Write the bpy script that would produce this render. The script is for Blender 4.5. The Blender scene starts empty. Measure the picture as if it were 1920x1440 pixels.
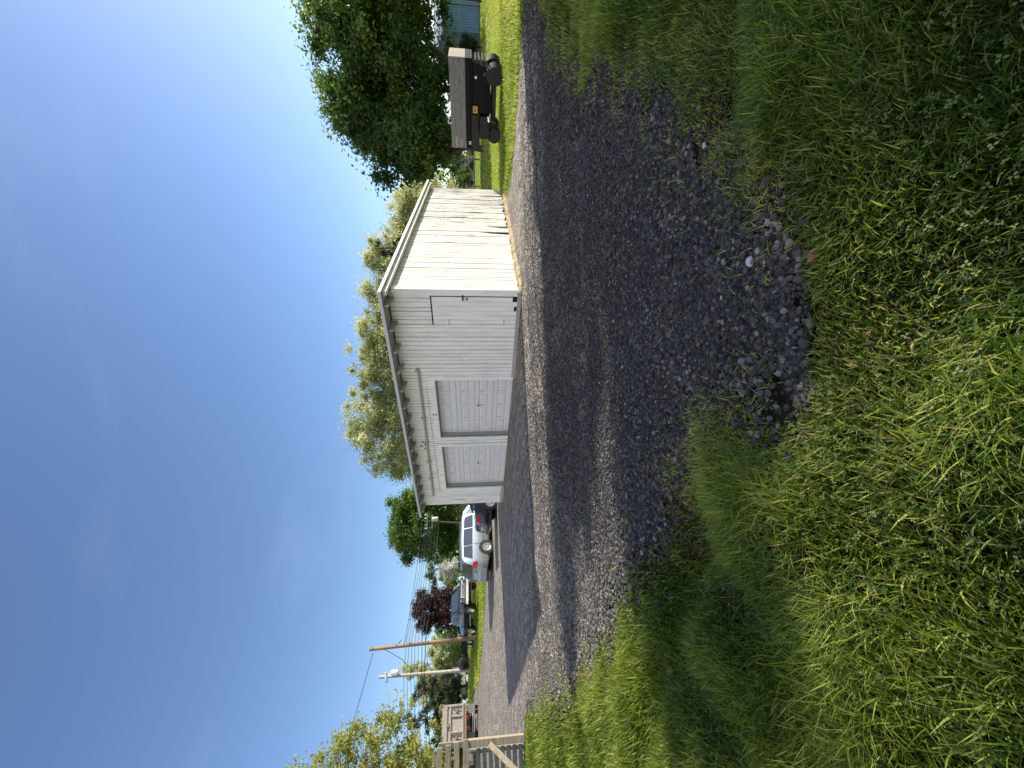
import bpy, math, random
import numpy as np
from mathutils import Vector, Matrix
from math import radians as R, sin, cos, pi

random.seed(7)
rng = np.random.default_rng(7)
scene = bpy.context.scene
col = scene.collection

# ------------------------------------------------------------------ camera
FOC, CAMH = 721.0, 1.1
PITCH = math.atan((960 - 887) / FOC)
ROLL = 0.0115
X0 = np.array([1, 0, 0.0]); U0 = np.array([0, sin(PITCH), cos(PITCH)]); FW = np.array([0, cos(PITCH), -sin(PITCH)])
RV = cos(ROLL) * X0 - sin(ROLL) * U0          # the photographer's right
UV = sin(ROLL) * X0 + cos(ROLL) * U0          # the photographer's up
cam_d = bpy.data.cameras.new('camera'); cam = bpy.data.objects.new('camera', cam_d); col.objects.link(cam)
# the phone was held on its side and the picture never turned: up in the place is left in the frame
cx, cy, cz = Vector(-UV), Vector(RV), Vector(-FW)
cam.matrix_world = Matrix(((cx.x, cy.x, cz.x, 0), (cx.y, cy.y, cz.y, 0), (cx.z, cy.z, cz.z, CAMH), (0, 0, 0, 1)))
cam_d.sensor_fit = 'HORIZONTAL'; cam_d.sensor_width = 36.0; cam_d.lens = FOC / 1920 * 36.0
cam_d.clip_start = 0.05; cam_d.clip_end = 3000
scene.camera = cam

# ------------------------------------------------------------------ sky, sun, exposure
SUN_EL, SUN_AZ = R(26.6), R(74.0)             # azimuth from +Y towards +X
world = bpy.data.worlds.new("World"); scene.world = world; world.use_nodes = True
wn, wl = world.node_tree.nodes, world.node_tree.links
bg = wn['Background']
sky = wn.new('ShaderNodeTexSky'); sky.sky_type = 'NISHITA'; sky.sun_disc = False
sky.sun_elevation = SUN_EL; sky.sun_rotation = SUN_AZ
sky.air_density = 1.0; sky.dust_density = 0.6; sky.ozone_density = 3.0; sky.altitude = 0
# faint cirrus veil, part of the sky itself
tc = wn.new('ShaderNodeTexCoord'); mp = wn.new('ShaderNodeMapping'); mp.inputs['Scale'].default_value = (1.2, 3.5, 6.0)
mp.inputs['Rotation'].default_value = (0.3, 0.5, 0.9)
nz = wn.new('ShaderNodeTexNoise'); nz.inputs['Scale'].default_value = 1.3; nz.inputs['Detail'].default_value = 7; nz.inputs['Roughness'].default_value = 0.55
cr = wn.new('ShaderNodeValToRGB'); cr.color_ramp.elements[0].position = 0.55; cr.color_ramp.elements[0].color = (0, 0, 0, 1)
cr.color_ramp.elements[1].position = 0.85; cr.color_ramp.elements[1].color = (0.045, 0.045, 0.045, 1)
mx = wn.new('ShaderNodeMixRGB'); mx.blend_type = 'MIX'; mx.inputs[2].default_value = (7.5, 8.2, 9.0, 1)
wl.new(tc.outputs['Generated'], mp.inputs['Vector']); wl.new(mp.outputs['Vector'], nz.inputs['Vector'])
wl.new(nz.outputs['Fac'], cr.inputs['Fac']); wl.new(cr.outputs['Color'], mx.inputs[0]); wl.new(sky.outputs['Color'], mx.inputs[1])
tint_n = wn.new('ShaderNodeMixRGB'); tint_n.blend_type = 'MULTIPLY'; tint_n.inputs[0].default_value = 1; tint_n.inputs[2].default_value = (.98, 1.01, 1.10, 1)
# unseen bright cloud bank added behind the photographer to fill the shaded garage front
dp = wn.new('ShaderNodeVectorMath'); dp.operation = 'DOT_PRODUCT'; dp.inputs[1].default_value = (-.66, -.70, .27); wl.new(tc.outputs['Generated'], dp.inputs[0])
cn = wn.new('ShaderNodeTexNoise'); cn.inputs['Scale'].default_value = 2.6; cn.inputs['Detail'].default_value = 6; wl.new(tc.outputs['Generated'], cn.inputs['Vector'])
ca = wn.new('ShaderNodeMath'); ca.operation = 'MULTIPLY_ADD'; ca.inputs[1].default_value = .5; wl.new(cn.outputs['Fac'], ca.inputs[0]); wl.new(dp.outputs['Value'], ca.inputs[2])
cm = wn.new('ShaderNodeMapRange'); cm.interpolation_type = 'SMOOTHSTEP'; cm.inputs['From Min'].default_value = .62; cm.inputs['From Max'].default_value = 1.0; wl.new(ca.outputs[0], cm.inputs['Value'])
cmx = wn.new('ShaderNodeMixRGB'); wl.new(cm.outputs['Result'], cmx.inputs[0]); wl.new(mx.outputs['Color'], cmx.inputs[1]); cmx.inputs[2].default_value = (5.7, 5.5, 5.2, 1)
wl.new(cmx.outputs['Color'], tint_n.inputs[1]); wl.new(tint_n.outputs['Color'], bg.inputs['Color'])
bg.inputs['Strength'].default_value = 0.112
sd = bpy.data.lights.new('sun', 'SUN'); sd.energy = 5.0; sd.angle = R(0.53); sd.color = (1.0, 0.92, 0.80)
so = bpy.data.objects.new('sun', sd); col.objects.link(so)
sdir = Vector((cos(SUN_EL) * sin(SUN_AZ), cos(SUN_EL) * cos(SUN_AZ), sin(SUN_EL)))
so.rotation_euler = sdir.to_track_quat('Z', 'Y').to_euler(); so.location = sdir * 60
scene.view_settings.view_transform = 'Standard'; scene.view_settings.look = 'None'
scene.view_settings.exposure = 0.75; scene.view_settings.gamma = 1.0
scene.cycles.max_bounces = 6; scene.cycles.transparent_max_bounces = 6; scene.cycles.sample_clamp_indirect = 6

# ------------------------------------------------------------------ helpers
def tag(o, label=None, cat=None, group=None, kind=None):
    if label: o['label'] = label
    if cat: o['category'] = cat
    if group: o['group'] = group
    if kind: o['kind'] = kind
    return o

def empty(name, loc=(0, 0, 0), rz=0.0):
    o = bpy.data.objects.new(name, None); col.objects.link(o)
    o.empty_display_size = 0.2; o.location = loc; o.rotation_euler = (0, 0, rz); return o

class MB:
    """collects shapes and links them as one mesh"""
    def __init__(s): s.v = []; s.f = []; s.p = []
    def add(s, v, f):
        n = len(s.v); s.v += [tuple(p) for p in v]; s.f += [tuple(i + n for i in q) for q in f]; s.p.append((list(map(tuple, v)), [tuple(q) for q in f])); return s
    def box(s, x0, x1, y0, y1, z0, z1, M=None):
        v = [Vector(p) for p in ((x0,y0,z0),(x1,y0,z0),(x1,y1,z0),(x0,y1,z0),(x0,y0,z1),(x1,y0,z1),(x1,y1,z1),(x0,y1,z1))]
        if M is not None: v = [M @ p for p in v]
        return s.add(v, [(0,3,2,1),(4,5,6,7),(0,1,5,4),(1,2,6,5),(2,3,7,6),(3,0,4,7)])
    def beam(s, a, b, w, h, up=(0, 0, 1)):
        a, b = Vector(a), Vector(b); d = (b - a).normalized(); u = Vector(up)
        sd_ = d.cross(u).normalized(); u2 = sd_.cross(d).normalized()
        v = []
        for p in (a, b):
            for (i, j) in ((-1,-1),(1,-1),(1,1),(-1,1)): v.append(p + sd_ * i * w / 2 + u2 * j * h / 2)
        return s.add(v, [(0,1,2,3),(7,6,5,4),(0,4,5,1),(1,5,6,2),(2,6,7,3),(3,7,4,0)])
    def tube(s, pts, rad, n=8, cap=True):
        pts = [Vector(p) for p in pts]; rad = rad if hasattr(rad, '__len__') else [rad] * len(pts)
        v = []; f = []
        for i, p in enumerate(pts):
            d = (pts[min(i + 1, len(pts) - 1)] - pts[max(i - 1, 0)]).normalized()
            a = d.cross(Vector((0, 0, 1))) if abs(d.z) < 0.95 else d.cross(Vector((0, 1, 0)))
            a.normalize(); b = d.cross(a)
            for k in range(n):
                t = 2 * pi * k / n; v.append(p + (a * cos(t) + b * sin(t)) * rad[i])
        for i in range(len(pts) - 1):
            for k in range(n):
                k2 = (k + 1) % n; f.append((i*n+k, i*n+k2, (i+1)*n+k2, (i+1)*n+k))
        if cap: f.append(tuple(range(n))[::-1]); f.append(tuple((len(pts)-1)*n + k for k in range(n)))
        return s.add(v, f)
    def lathe(s, c, axis, prof, n=20):
        """prof: list of (offset along axis, radius)"""
        c = Vector(c); d = Vector(axis).normalized()
        a = d.cross(Vector((0, 0, 1))) if abs(d.z) < 0.9 else d.cross(Vector((0, 1, 0)))
        a.normalize(); b = d.cross(a); v = []; f = []; m = len(prof)
        for (o_, r_) in prof:
            for k in range(n):
                t = 2 * pi * k / n; v.append(c + d * o_ + (a * cos(t) + b * sin(t)) * r_)
        for i in range(m - 1):
            for k in range(n): k2 = (k + 1) % n; f.append((i*n+k, i*n+k2, (i+1)*n+k2, (i+1)*n+k))
        f.append(tuple(range(n))[::-1]); f.append(tuple((m-1)*n + k for k in range(n)))
        return s.add(v, f)
    def build(s, name, mat, parent=None, smooth=False, bevel=0.0, each=False):
        if each and len(s.p) > 1:                                   # every piece an object of its own
            os_ = []
            for v, f in s.p: m_ = MB(); m_.add(v, f); os_.append(m_.build(name, mat, parent, smooth, bevel))
            return os_[0]
        me = bpy.data.meshes.new(name); me.from_pydata(s.v, [], s.f); me.update()
        if mat: me.materials.append(mat)
        o = bpy.data.objects.new(name, me); col.objects.link(o)
        if parent: o.parent = parent
        if smooth:
            me.polygons.foreach_set('use_smooth', [True] * len(me.polygons)); me.update()
            e = o.modifiers.new('split', 'EDGE_SPLIT'); e.split_angle = R(38)
        if bevel > 0:
            b = o.modifiers.new('bevel', 'BEVEL'); b.width = bevel; b.segments = 2; b.limit_method = 'ANGLE'
        return o

def np_mesh(name, v, f, mat, parent=None, smooth=False, attrs=None):
    v = np.asarray(v, np.float32); f = np.asarray(f, np.int32); nf, k = f.shape
    me = bpy.data.meshes.new(name); me.vertices.add(len(v)); me.vertices.foreach_set('co', v.ravel())
    me.loops.add(nf * k); me.loops.foreach_set('vertex_index', f.ravel())
    me.polygons.add(nf); me.polygons.foreach_set('loop_start', np.arange(0, nf * k, k, dtype=np.int32))
    me.polygons.foreach_set('use_smooth', np.full(nf, smooth))
    me.update(calc_edges=True)
    for n_, a in (attrs or {}).items():
        at_ = me.attributes.new(n_, 'FLOAT', 'POINT'); at_.data.foreach_set('value', np.asarray(a, np.float32))
    me.materials.append(mat)
    o = bpy.data.objects.new(name, me); col.objects.link(o)
    if parent: o.parent = parent
    return o

# a cheap smooth value noise used for where things grow
_tab = np.random.default_rng(3).random((256, 256))
def vnoise(x, y, s):
    x = np.asarray(x, float) / s + 100.3; y = np.asarray(y, float) / s + 57.7
    xi = np.floor(x).astype(int); yi = np.floor(y).astype(int); fx = x - xi; fy = y - yi
    fx = fx * fx * (3 - 2 * fx); fy = fy * fy * (3 - 2 * fy)
    a = _tab[xi % 256, yi % 256]; b = _tab[(xi + 1) % 256, yi % 256]; c = _tab[xi % 256, (yi + 1) % 256]; d = _tab[(xi + 1) % 256, (yi + 1) % 256]
    return a*(1-fx)*(1-fy) + b*fx*(1-fy) + c*(1-fx)*fy + d*fx*fy

def terrain0(x, y):
    """large shape of the land: rises towards the road at the back left, a little at the back right"""
    x = np.asarray(x, float); y = np.asarray(y, float)
    s = -0.8 * x + 0.6 * y
    z = np.interp(s, [-50, 14, 17, 19.6, 25.6, 35, 38, 47, 60, 400], [0, 0, .04, .12, .60, 1.0, 1.10, 1.84, 2.2, 3.0])
    z = z + np.clip(y - 16, 0, 40) * 0.014 * np.clip((x - 4) / 8, 0, 1)
    return z

# ------------------------------------------------------------------ from picture to land
def ray(U, V): return FW + RV * (U - 720) / FOC + UV * (960 - V) / FOC
def at(U, V, Y):
    d = ray(U, V); return np.array([0, 0, CAMH]) + d * (Y / d[1])
def land(U, V):
    d = ray(U, V)
    for Y in np.arange(0.4, 90, 0.02):
        p = np.array([0, 0, CAMH]) + d * (Y / d[1])
        if p[2] <= terrain0(p[0], p[1]): return p[:2]
    return p[:2]

near_edge = [(100,985),(150,1040),(165,1062),(212,1090),(252,1128),(310,1140),(345,1180),(392,1172),(432,1200),(490,1238),(560,1280),(622,1318),(668,1368),
             (700,1412),(760,1466),(840,1500),(905,1512),(972,1478),(1040,1415),(1072,1340),(1130,1288),(1210,1232),(1252,1168),(1282,1098),(1312,1060),(1352,1032),(1390,1019),(1440,1012)]
far_edge = [(1440,986),(1350,980),(1270,972),(1180,966),(1110,960),(1072,950)]
back_edge = [(1240+0,0)]
poly = [land(*p) for p in near_edge] + [np.array((14.0, 12.6)), np.array((14.0, 13.4))] + [land(*p) for p in far_edge]
poly += [np.array((4.5, 19.5)), np.array((2.0, 24.0)), np.array((-3, 27.0)), land(385, 914), land(340, 911), land(300, 908), land(250, 905), land(205, 902), land(165, 898)]
poly += [np.array((-26, 33.0)), np.array((-45, 44.0)), np.array((-60, 30.0)), np.array((-20, 13.0)), np.array((-11, 9.6))]
poly = np.array(poly)

def sdist(px, py):
    """signed distance to the gravel outline, positive inside"""
    px = np.asarray(px, float).ravel(); py = np.asarray(py, float).ravel()
    d2 = np.full(px.shape, 1e9); ins = np.zeros(px.shape, bool); n = len(poly)
    for i in range(n):
        a = poly[i]; b = poly[(i + 1) % n]; e = b - a; L = e @ e
        t = np.clip(((px - a[0]) * e[0] + (py - a[1]) * e[1]) / max(L, 1e-9), 0, 1)
        d2 = np.minimum(d2, (px - a[0] - t * e[0]) ** 2 + (py - a[1] - t * e[1]) ** 2)
        c = (a[1] > py) != (b[1] > py)
        with np.errstate(divide='ignore', invalid='ignore'):
            xi = (b[0] - a[0]) * (py - a[1]) / (b[1] - a[1]) + a[0]
        ins ^= c & (px < xi)
    return np.sqrt(d2) * np.where(ins, 1, -1)

RUTS = [(6.25, .30, .035), (5.55, .22, .03), (7.0, .25, .02), (4.6, .3, .02), (8.2, .3, .018)]
def terrain(x, y):
    x = np.asarray(x, float); y = np.asarray(y, float); z = terrain0(x, y)
    near = np.exp(-np.clip(np.hypot(x, y) - 9, 0, 100) / 3)
    sd_ = sdist(x, y).reshape(x.shape) + (vnoise(x, y, .22) - .5) * .25 * near
    g = 1 / (1 + np.exp(sd_ * 14))                              # 1 on grass
    z = z + g * near * np.clip(-sd_ / .45, 0, 1) * ((vnoise(x, y, .7) - .5) * .17 + (vnoise(x, y, .28) - .5) * .085)
    for (c, w, a) in RUTS:                                      # wheel ruts across the front of the garage
        q = y - .26 * x - c + (vnoise(x, y, 2.5) - .5) * .35
        z = z - (1 - g) * near * (a * np.exp(-(q / w) ** 2) - .6 * a * np.exp(-((np.abs(q) - 2 * w) / w) ** 2))
    z = z + (1 - g) * near * ((vnoise(x, y, 1.1) - .5) * .035 + (vnoise(x, y, .35) - .5) * .012)
    # two furrows where wheels left the gravel
    for (ax, ay, bx, by) in ((1.2, 1.55, 3.2, 1.7), (-3.2, 2.6, -.7, 1.75)):
        e = np.array((bx - ax, by - ay)); L = np.hypot(*e); e = e / L
        t = np.clip(((x - ax) * e[0] + (y - ay) * e[1]), 0, L); dd = np.hypot(x - ax - t * e[0], y - ay - t * e[1])
        z = z - .07 * np.exp(-(dd / .13) ** 2) * g
    return z

# ------------------------------------------------------------------ materials
def mat(name, color, rough=0.7, metal=0.0, spec=None, noise=None, bump=None, coat=0.0, stretch=(1, 1, 1)):
    """noise: (scale, second colour, low, high); bump: (scale, strength)"""
    m = bpy.data.materials.new(name); m.use_nodes = True; n, l = m.node_tree.nodes, m.node_tree.links
    b = n['Principled BSDF']; b.inputs['Base Color'].default_value = (*color, 1); b.inputs['Roughness'].default_value = rough; b.inputs['Metallic'].default_value = metal
    if spec is not None: b.inputs['Specular IOR Level'].default_value = spec
    if coat: b.inputs['Coat Weight'].default_value = coat
    t = n.new('ShaderNodeTexCoord'); mpn = n.new('ShaderNodeMapping'); mpn.inputs['Scale'].default_value = stretch
    l.new(t.outputs['Object'], mpn.inputs['Vector'])
    if noise:
        x = n.new('ShaderNodeTexNoise'); x.inputs['Scale'].default_value = noise[0]; x.inputs['Detail'].default_value = 6; x.inputs['Roughness'].default_value = .65
        r = n.new('ShaderNodeValToRGB'); r.color_ramp.elements[0].position = noise[2]; r.color_ramp.elements[1].position = noise[3]
        r.color_ramp.elements[0].color = (*color, 1); r.color_ramp.elements[1].color = (*noise[1], 1)
        l.new(mpn.outputs['Vector'], x.inputs['Vector']); l.new(x.outputs['Fac'], r.inputs['Fac']); l.new(r.outputs['Color'], b.inputs['Base Color'])
    if bump:
        x2 = n.new('ShaderNodeTexNoise'); x2.inputs['Scale'].default_value = bump[0]; x2.inputs['Detail'].default_value = 5
        bp = n.new('ShaderNodeBump'); bp.inputs['Strength'].default_value = bump[1]; bp.inputs['Distance'].default_value = .02
        l.new(mpn.outputs['Vector'], x2.inputs['Vector']); l.new(x2.outputs['Fac'], bp.inputs['Height']); l.new(bp.outputs['Normal'], b.inputs['Normal'])
    return m

def ramp_by_attr(name, attr, stops, rough=.6, transl=0.0, spec=.3, extra_noise=None):
    """colour from a per-blade / per-leaf / per-stone number"""
    m = bpy.data.materials.new(name); m.use_nodes = True; n, l = m.node_tree.nodes, m.node_tree.links
    b = n['Principled BSDF']; b.inputs['Roughness'].default_value = rough; b.inputs['Specular IOR Level'].default_value = spec
    a = n.new('ShaderNodeAttribute'); a.attribute_name = attr
    r = n.new('ShaderNodeValToRGB'); el = r.color_ramp.elements
    while len(el) < len(stops): el.new(.5)
    for e, (p, c) in zip(el, stops): e.position = p; e.color = (*c, 1)
    l.new(a.outputs['Fac'], r.inputs['Fac']); csrc = r.outputs['Color']
    if extra_noise:
        t = n.new('ShaderNodeTexCoord'); x = n.new('ShaderNodeTexNoise'); x.inputs['Scale'].default_value = extra_noise[0]; x.inputs['Detail'].default_value = 3
        l.new(t.outputs['Object'], x.inputs['Vector']); mm = n.new('ShaderNodeMixRGB'); mm.blend_type = 'MULTIPLY'; mm.inputs[0].default_value = extra_noise[1]
        l.new(csrc, mm.inputs[1]); l.new(x.outputs['Fac'], mm.inputs[2]); csrc = mm.outputs['Color']
    l.new(csrc, b.inputs['Base Color'])
    if transl:
        tr = n.new('ShaderNodeBsdfTranslucent'); ms = n.new('ShaderNodeMixShader'); ms.inputs[0].default_value = transl
        hs = n.new('ShaderNodeHueSaturation'); hs.inputs['Value'].default_value = 1.5; hs.inputs['Saturation'].default_value = 1.1
        l.new(csrc, hs.inputs['Color']); l.new(hs.outputs['Color'], tr.inputs['Color'])
        l.new(b.outputs[0], ms.inputs[1]); l.new(tr.outputs[0], ms.inputs[2]); l.new(ms.outputs[0], n['Material Output'].inputs['Surface'])
    return m

def ground_mat():
    m = bpy.data.materials.new('turf_soil'); m.use_nodes = True; n, l = m.node_tree.nodes, m.node_tree.links
    b = n['Principled BSDF']; b.inputs['Roughness'].default_value = .95; b.inputs['Specular IOR Level'].default_value = .1
    t = n.new('ShaderNodeTexCoord')
    def nz_(s, d=5):
        x = n.new('ShaderNodeTexNoise'); x.inputs['Scale'].default_value = s; x.inputs['Detail'].default_value = d; x.inputs['Roughness'].default_value = .7
        l.new(t.outputs['Object'], x.inputs['Vector']); return x
    a = n.new('ShaderNodeAttribute'); a.attribute_name = 'lawn'
    n1 = nz_(9); n2 = nz_(1.3)
    r1 = n.new('ShaderNodeValToRGB'); r1.color_ramp.elements[0].color = (.018, .022, .008, 1); r1.color_ramp.elements[1].color = (.075, .06, .032, 1)
    r1.color_ramp.elements[0].position = .35; r1.color_ramp.elements[1].position = .7
    l.new(n1.outputs['Fac'], r1.inputs['Fac'])
    r2 = n.new('ShaderNodeValToRGB'); r2.color_ramp.elements[0].color = (.10, .17, .022, 1); r2.color_ramp.elements[1].color = (.20, .25, .04, 1)
    r2.color_ramp.elements[0].position = .3; r2.color_ramp.elements[1].position = .7
    l.new(n2.outputs['Fac'], r2.inputs['Fac'])
    mm = n.new('ShaderNodeMixRGB'); l.new(a.outputs['Fac'], mm.inputs[0]); l.new(r1.outputs['Color'], mm.inputs[1]); l.new(r2.outputs['Color'], mm.inputs[2])
    l.new(mm.outputs['Color'], b.inputs['Base Color'])
    bp = n.new('ShaderNodeBump'); bp.inputs['Strength'].default_value = .9; bp.inputs['Distance'].default_value = .05
    l.new(nz_(40, 4).outputs['Fac'], bp.inputs['Height']); l.new(bp.outputs['Normal'], b.inputs['Normal'])
    return m

def gravel_mat():
    m = bpy.data.materials.new('crushed_gravel'); m.use_nodes = True; n, l = m.node_tree.nodes, m.node_tree.links
    b = n['Principled BSDF']; b.inputs['Roughness'].default_value = .85; b.inputs['Specular IOR Level'].default_value = .25
    t = n.new('ShaderNodeTexCoord')
    v = n.new('ShaderNodeTexVoronoi'); v.inputs['Scale'].default_value = 30; v.inputs['Randomness'].default_value = 1
    l.new(t.outputs['Object'], v.inputs['Vector'])
    sp = n.new('ShaderNodeSeparateColor'); l.new(v.outputs['Color'], sp.inputs[0])
    r = n.new('ShaderNodeValToRGB'); e = r.color_ramp.elements
    for _ in range(2): e.new(.5)
    for el, (p, c) in zip(e, ((0, (.06, .058, .057)), (.45, (.25, .226, .198)), (.8, (.52, .47, .405)), (1, (.74, .68, .60)))): el.position = p; el.color = (*c, 1)
    v2 = n.new('ShaderNodeTexVoronoi'); v2.inputs['Scale'].default_value = 13; l.new(t.outputs['Object'], v2.inputs['Vector'])
    sp2 = n.new('ShaderNodeSeparateColor'); l.new(v2.outputs['Color'], sp2.inputs[0])
    av = n.new('ShaderNodeMath'); av.operation = 'MULTIPLY_ADD'; av.inputs[1].default_value = .5; l.new(sp2.outputs[0], av.inputs[0])
    av2 = n.new('ShaderNodeMath'); av2.operation = 'MULTIPLY'; av2.inputs[1].default_value = .52; l.new(sp.outputs[0], av2.inputs[0]); l.new(av2.outputs[0], av.inputs[2])
    l.new(av.outputs[0], r.inputs['Fac'])
    # fines and dirt lying between the stones, in patches and along the wheel tracks
    mpn = n.new('ShaderNodeMapping'); mpn.inputs['Rotation'].default_value = (0, 0, -R(14.6)); mpn.inputs['Scale'].default_value = (.16, 1.5, 1)
    l.new(t.outputs['Object'], mpn.inputs['Vector'])
    x = n.new('ShaderNodeTexNoise'); x.inputs['Scale'].default_value = 1.6; x.inputs['Detail'].default_value = 9; x.inputs['Roughness'].default_value = .72
    l.new(mpn.outputs['Vector'], x.inputs['Vector'])
    r2 = n.new('ShaderNodeValToRGB'); r2.color_ramp.elements[0].position = .45; r2.color_ramp.elements[1].position = .68
    r2.color_ramp.elements[0].color = (0, 0, 0, 1); r2.color_ramp.elements[1].color = (.75, .75, .75, 1)
    l.new(x.outputs['Fac'], r2.inputs['Fac'])
    n3 = n.new('ShaderNodeTexNoise'); n3.inputs['Scale'].default_value = 90; n3.inputs['Detail'].default_value = 3
    l.new(t.outputs['Object'], n3.inputs['Vector'])
    r3 = n.new('ShaderNodeValToRGB'); r3.color_ramp.elements[0].color = (.16, .135, .105, 1); r3.color_ramp.elements[1].color = (.40, .345, .275, 1)
    r3.color_ramp.elements[0].position = .3; r3.color_ramp.elements[1].position = .7
    l.new(n3.outputs['Fac'], r3.inputs['Fac'])
    mm = n.new('ShaderNodeMixRGB'); l.new(r2.outputs['Color'], mm.inputs[0]); l.new(r.outputs['Color'], mm.inputs[1]); l.new(r3.outputs['Color'], mm.inputs[2])
    n5 = n.new('ShaderNodeTexNoise'); n5.inputs['Scale'].default_value = 1.1; n5.inputs['Detail'].default_value = 8; n5.inputs['Roughness'].default_value = .7; n5.inputs['Distortion'].default_value = 1.2
    l.new(t.outputs['Object'], n5.inputs['Vector']); r5 = n.new('ShaderNodeValToRGB'); r5.color_ramp.elements[0].position = .36; r5.color_ramp.elements[1].position = .66
    r5.color_ramp.elements[0].color = (.62, .62, .64, 1); r5.color_ramp.elements[1].color = (1.12, 1.09, 1.03, 1); l.new(n5.outputs['Fac'], r5.inputs['Fac'])
    m5 = n.new('ShaderNodeMixRGB'); m5.blend_type = 'MULTIPLY'; m5.inputs[0].default_value = 1; l.new(mm.outputs['Color'], m5.inputs[1]); l.new(r5.outputs['Color'], m5.inputs[2]); mm = m5
    wvn = n.new('ShaderNodeTexWave'); wvn.wave_type = 'RINGS'; wvn.rings_direction = 'Z'; wvn.inputs['Scale'].default_value = .55; wvn.inputs['Distortion'].default_value = 2.5; wvn.inputs['Detail'].default_value = 4
    wmp = n.new('ShaderNodeMapping'); wmp.inputs['Location'].default_value = (13.0, -1.5, 0); l.new(t.outputs['Object'], wmp.inputs['Vector']); l.new(wmp.outputs['Vector'], wvn.inputs['Vector'])
    r6 = n.new('ShaderNodeValToRGB'); r6.color_ramp.elements[0].position = .0; r6.color_ramp.elements[1].position = .22; r6.color_ramp.elements[0].color = (.66, .65, .64, 1); r6.color_ramp.elements[1].color = (1, 1, 1, 1)
    l.new(wvn.outputs['Fac'], r6.inputs['Fac']); m6 = n.new('ShaderNodeMixRGB'); m6.blend_type = 'MULTIPLY'; m6.inputs[0].default_value = .8; l.new(mm.outputs['Color'], m6.inputs[1]); l.new(r6.outputs['Color'], m6.inputs[2]); mm = m6
    fr = n.new('ShaderNodeAttribute'); fr.attribute_name = 'fresh_shade'  # mask that puts new dark stone and tree shade into the sheet colour
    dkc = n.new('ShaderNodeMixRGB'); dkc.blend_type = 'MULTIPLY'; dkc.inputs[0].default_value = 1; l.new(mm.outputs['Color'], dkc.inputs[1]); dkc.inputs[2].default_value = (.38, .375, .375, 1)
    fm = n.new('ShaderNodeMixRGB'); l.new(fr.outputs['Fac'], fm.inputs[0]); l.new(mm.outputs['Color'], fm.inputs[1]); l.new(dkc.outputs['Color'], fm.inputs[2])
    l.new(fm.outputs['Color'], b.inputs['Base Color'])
    bp = n.new('ShaderNodeBump'); bp.inputs['Strength'].default_value = 1.0; bp.inputs['Distance'].default_value = .022; bp.invert = True
    l.new(v.outputs['Distance'], bp.inputs['Height'])
    bp3 = n.new('ShaderNodeBump'); bp3.inputs['Strength'].default_value = 1.0; bp3.inputs['Distance'].default_value = .05; bp3.invert = True
    l.new(v2.outputs['Distance'], bp3.inputs['Height'])
    bp2 = n.new('ShaderNodeBump'); bp2.inputs['Strength'].default_value = .8; bp2.inputs['Distance'].default_value = .06
    l.new(x.outputs['Fac'], bp2.inputs['Height']); l.new(bp2.outputs['Normal'], bp3.inputs['Normal']); l.new(bp3.outputs['Normal'], bp.inputs['Normal'])
    l.new(bp.outputs['Normal'], b.inputs['Normal'])
    return m

def peeling_paint(name, white, wood, lo, hi, along=(22, 22, 1.1), far=0.0):
    """old paint over boards: fine vertical cracks and flaked patches of grey wood"""
    m = bpy.data.materials.new(name); m.use_nodes = True; n, l = m.node_tree.nodes, m.node_tree.links
    b = n['Principled BSDF']; b.inputs['Roughness'].default_value = .62; b.inputs['Specular IOR Level'].default_value = .3
    t = n.new('ShaderNodeTexCoord')
    def nz_(sc, s, d=6, rgh=.65):
        q = n.new('ShaderNodeMapping'); q.inputs['Scale'].default_value = sc; l.new(t.outputs['Object'], q.inputs['Vector'])
        x = n.new('ShaderNodeTexNoise'); x.inputs['Scale'].default_value = s; x.inputs['Detail'].default_value = d; x.inputs['Roughness'].default_value = rgh
        l.new(q.outputs['Vector'], x.inputs['Vector']); return x
    cr_ = nz_(along, 2.0); big = nz_((.5, .5, .3), 1.6, 3)
    ad = n.new('ShaderNodeMath'); ad.operation = 'MULTIPLY_ADD'; ad.inputs[1].default_value = .28; l.new(big.outputs['Fac'], ad.inputs[0]); l.new(cr_.outputs['Fac'], ad.inputs[2])
    r = n.new('ShaderNodeValToRGB'); r.color_ramp.elements[0].position = lo; r.color_ramp.elements[1].position = hi
    r.color_ramp.elements[0].color = (0, 0, 0, 1); r.color_ramp.elements[1].color = (1, 1, 1, 1); 
    if far:                                                        # worse towards the weather end of the wall
        sx_ = n.new('ShaderNodeSeparateXYZ'); l.new(t.outputs['Object'], sx_.inputs[0]); gm = n.new('ShaderNodeMath'); gm.operation = 'MULTIPLY_ADD'; gm.inputs[1].default_value = far; gm.inputs[2].default_value = -3.0 * far
        l.new(sx_.outputs['Y'], gm.inputs[0]); g2_ = n.new('ShaderNodeMath'); l.new(gm.outputs[0], g2_.inputs[0]); l.new(ad.outputs[0], g2_.inputs[1]); ad = g2_
    l.new(ad.outputs[0], r.inputs['Fac'])
    wv = nz_((3, 3, .5), 3.0, 4); rw = n.new('ShaderNodeValToRGB'); rw.color_ramp.elements[0].color = (*[c * .82 for c in white], 1); rw.color_ramp.elements[1].color = (*white, 1)
    rw.color_ramp.elements[0].position = .3; rw.color_ramp.elements[1].position = .6; l.new(wv.outputs['Fac'], rw.inputs['Fac'])
    mm = n.new('ShaderNodeMixRGB'); l.new(r.outputs['Color'], mm.inputs[0]); l.new(rw.outputs['Color'], mm.inputs[1]); mm.inputs[2].default_value = (*wood, 1)
    l.new(mm.outputs['Color'], b.inputs['Base Color'])
    bp = n.new('ShaderNodeBump'); bp.inputs['Strength'].default_value = .5; bp.inputs['Distance'].default_value = .006
    l.new(cr_.outputs['Fac'], bp.inputs['Height']); l.new(bp.outputs['Normal'], b.inputs['Normal'])
    return m

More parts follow.
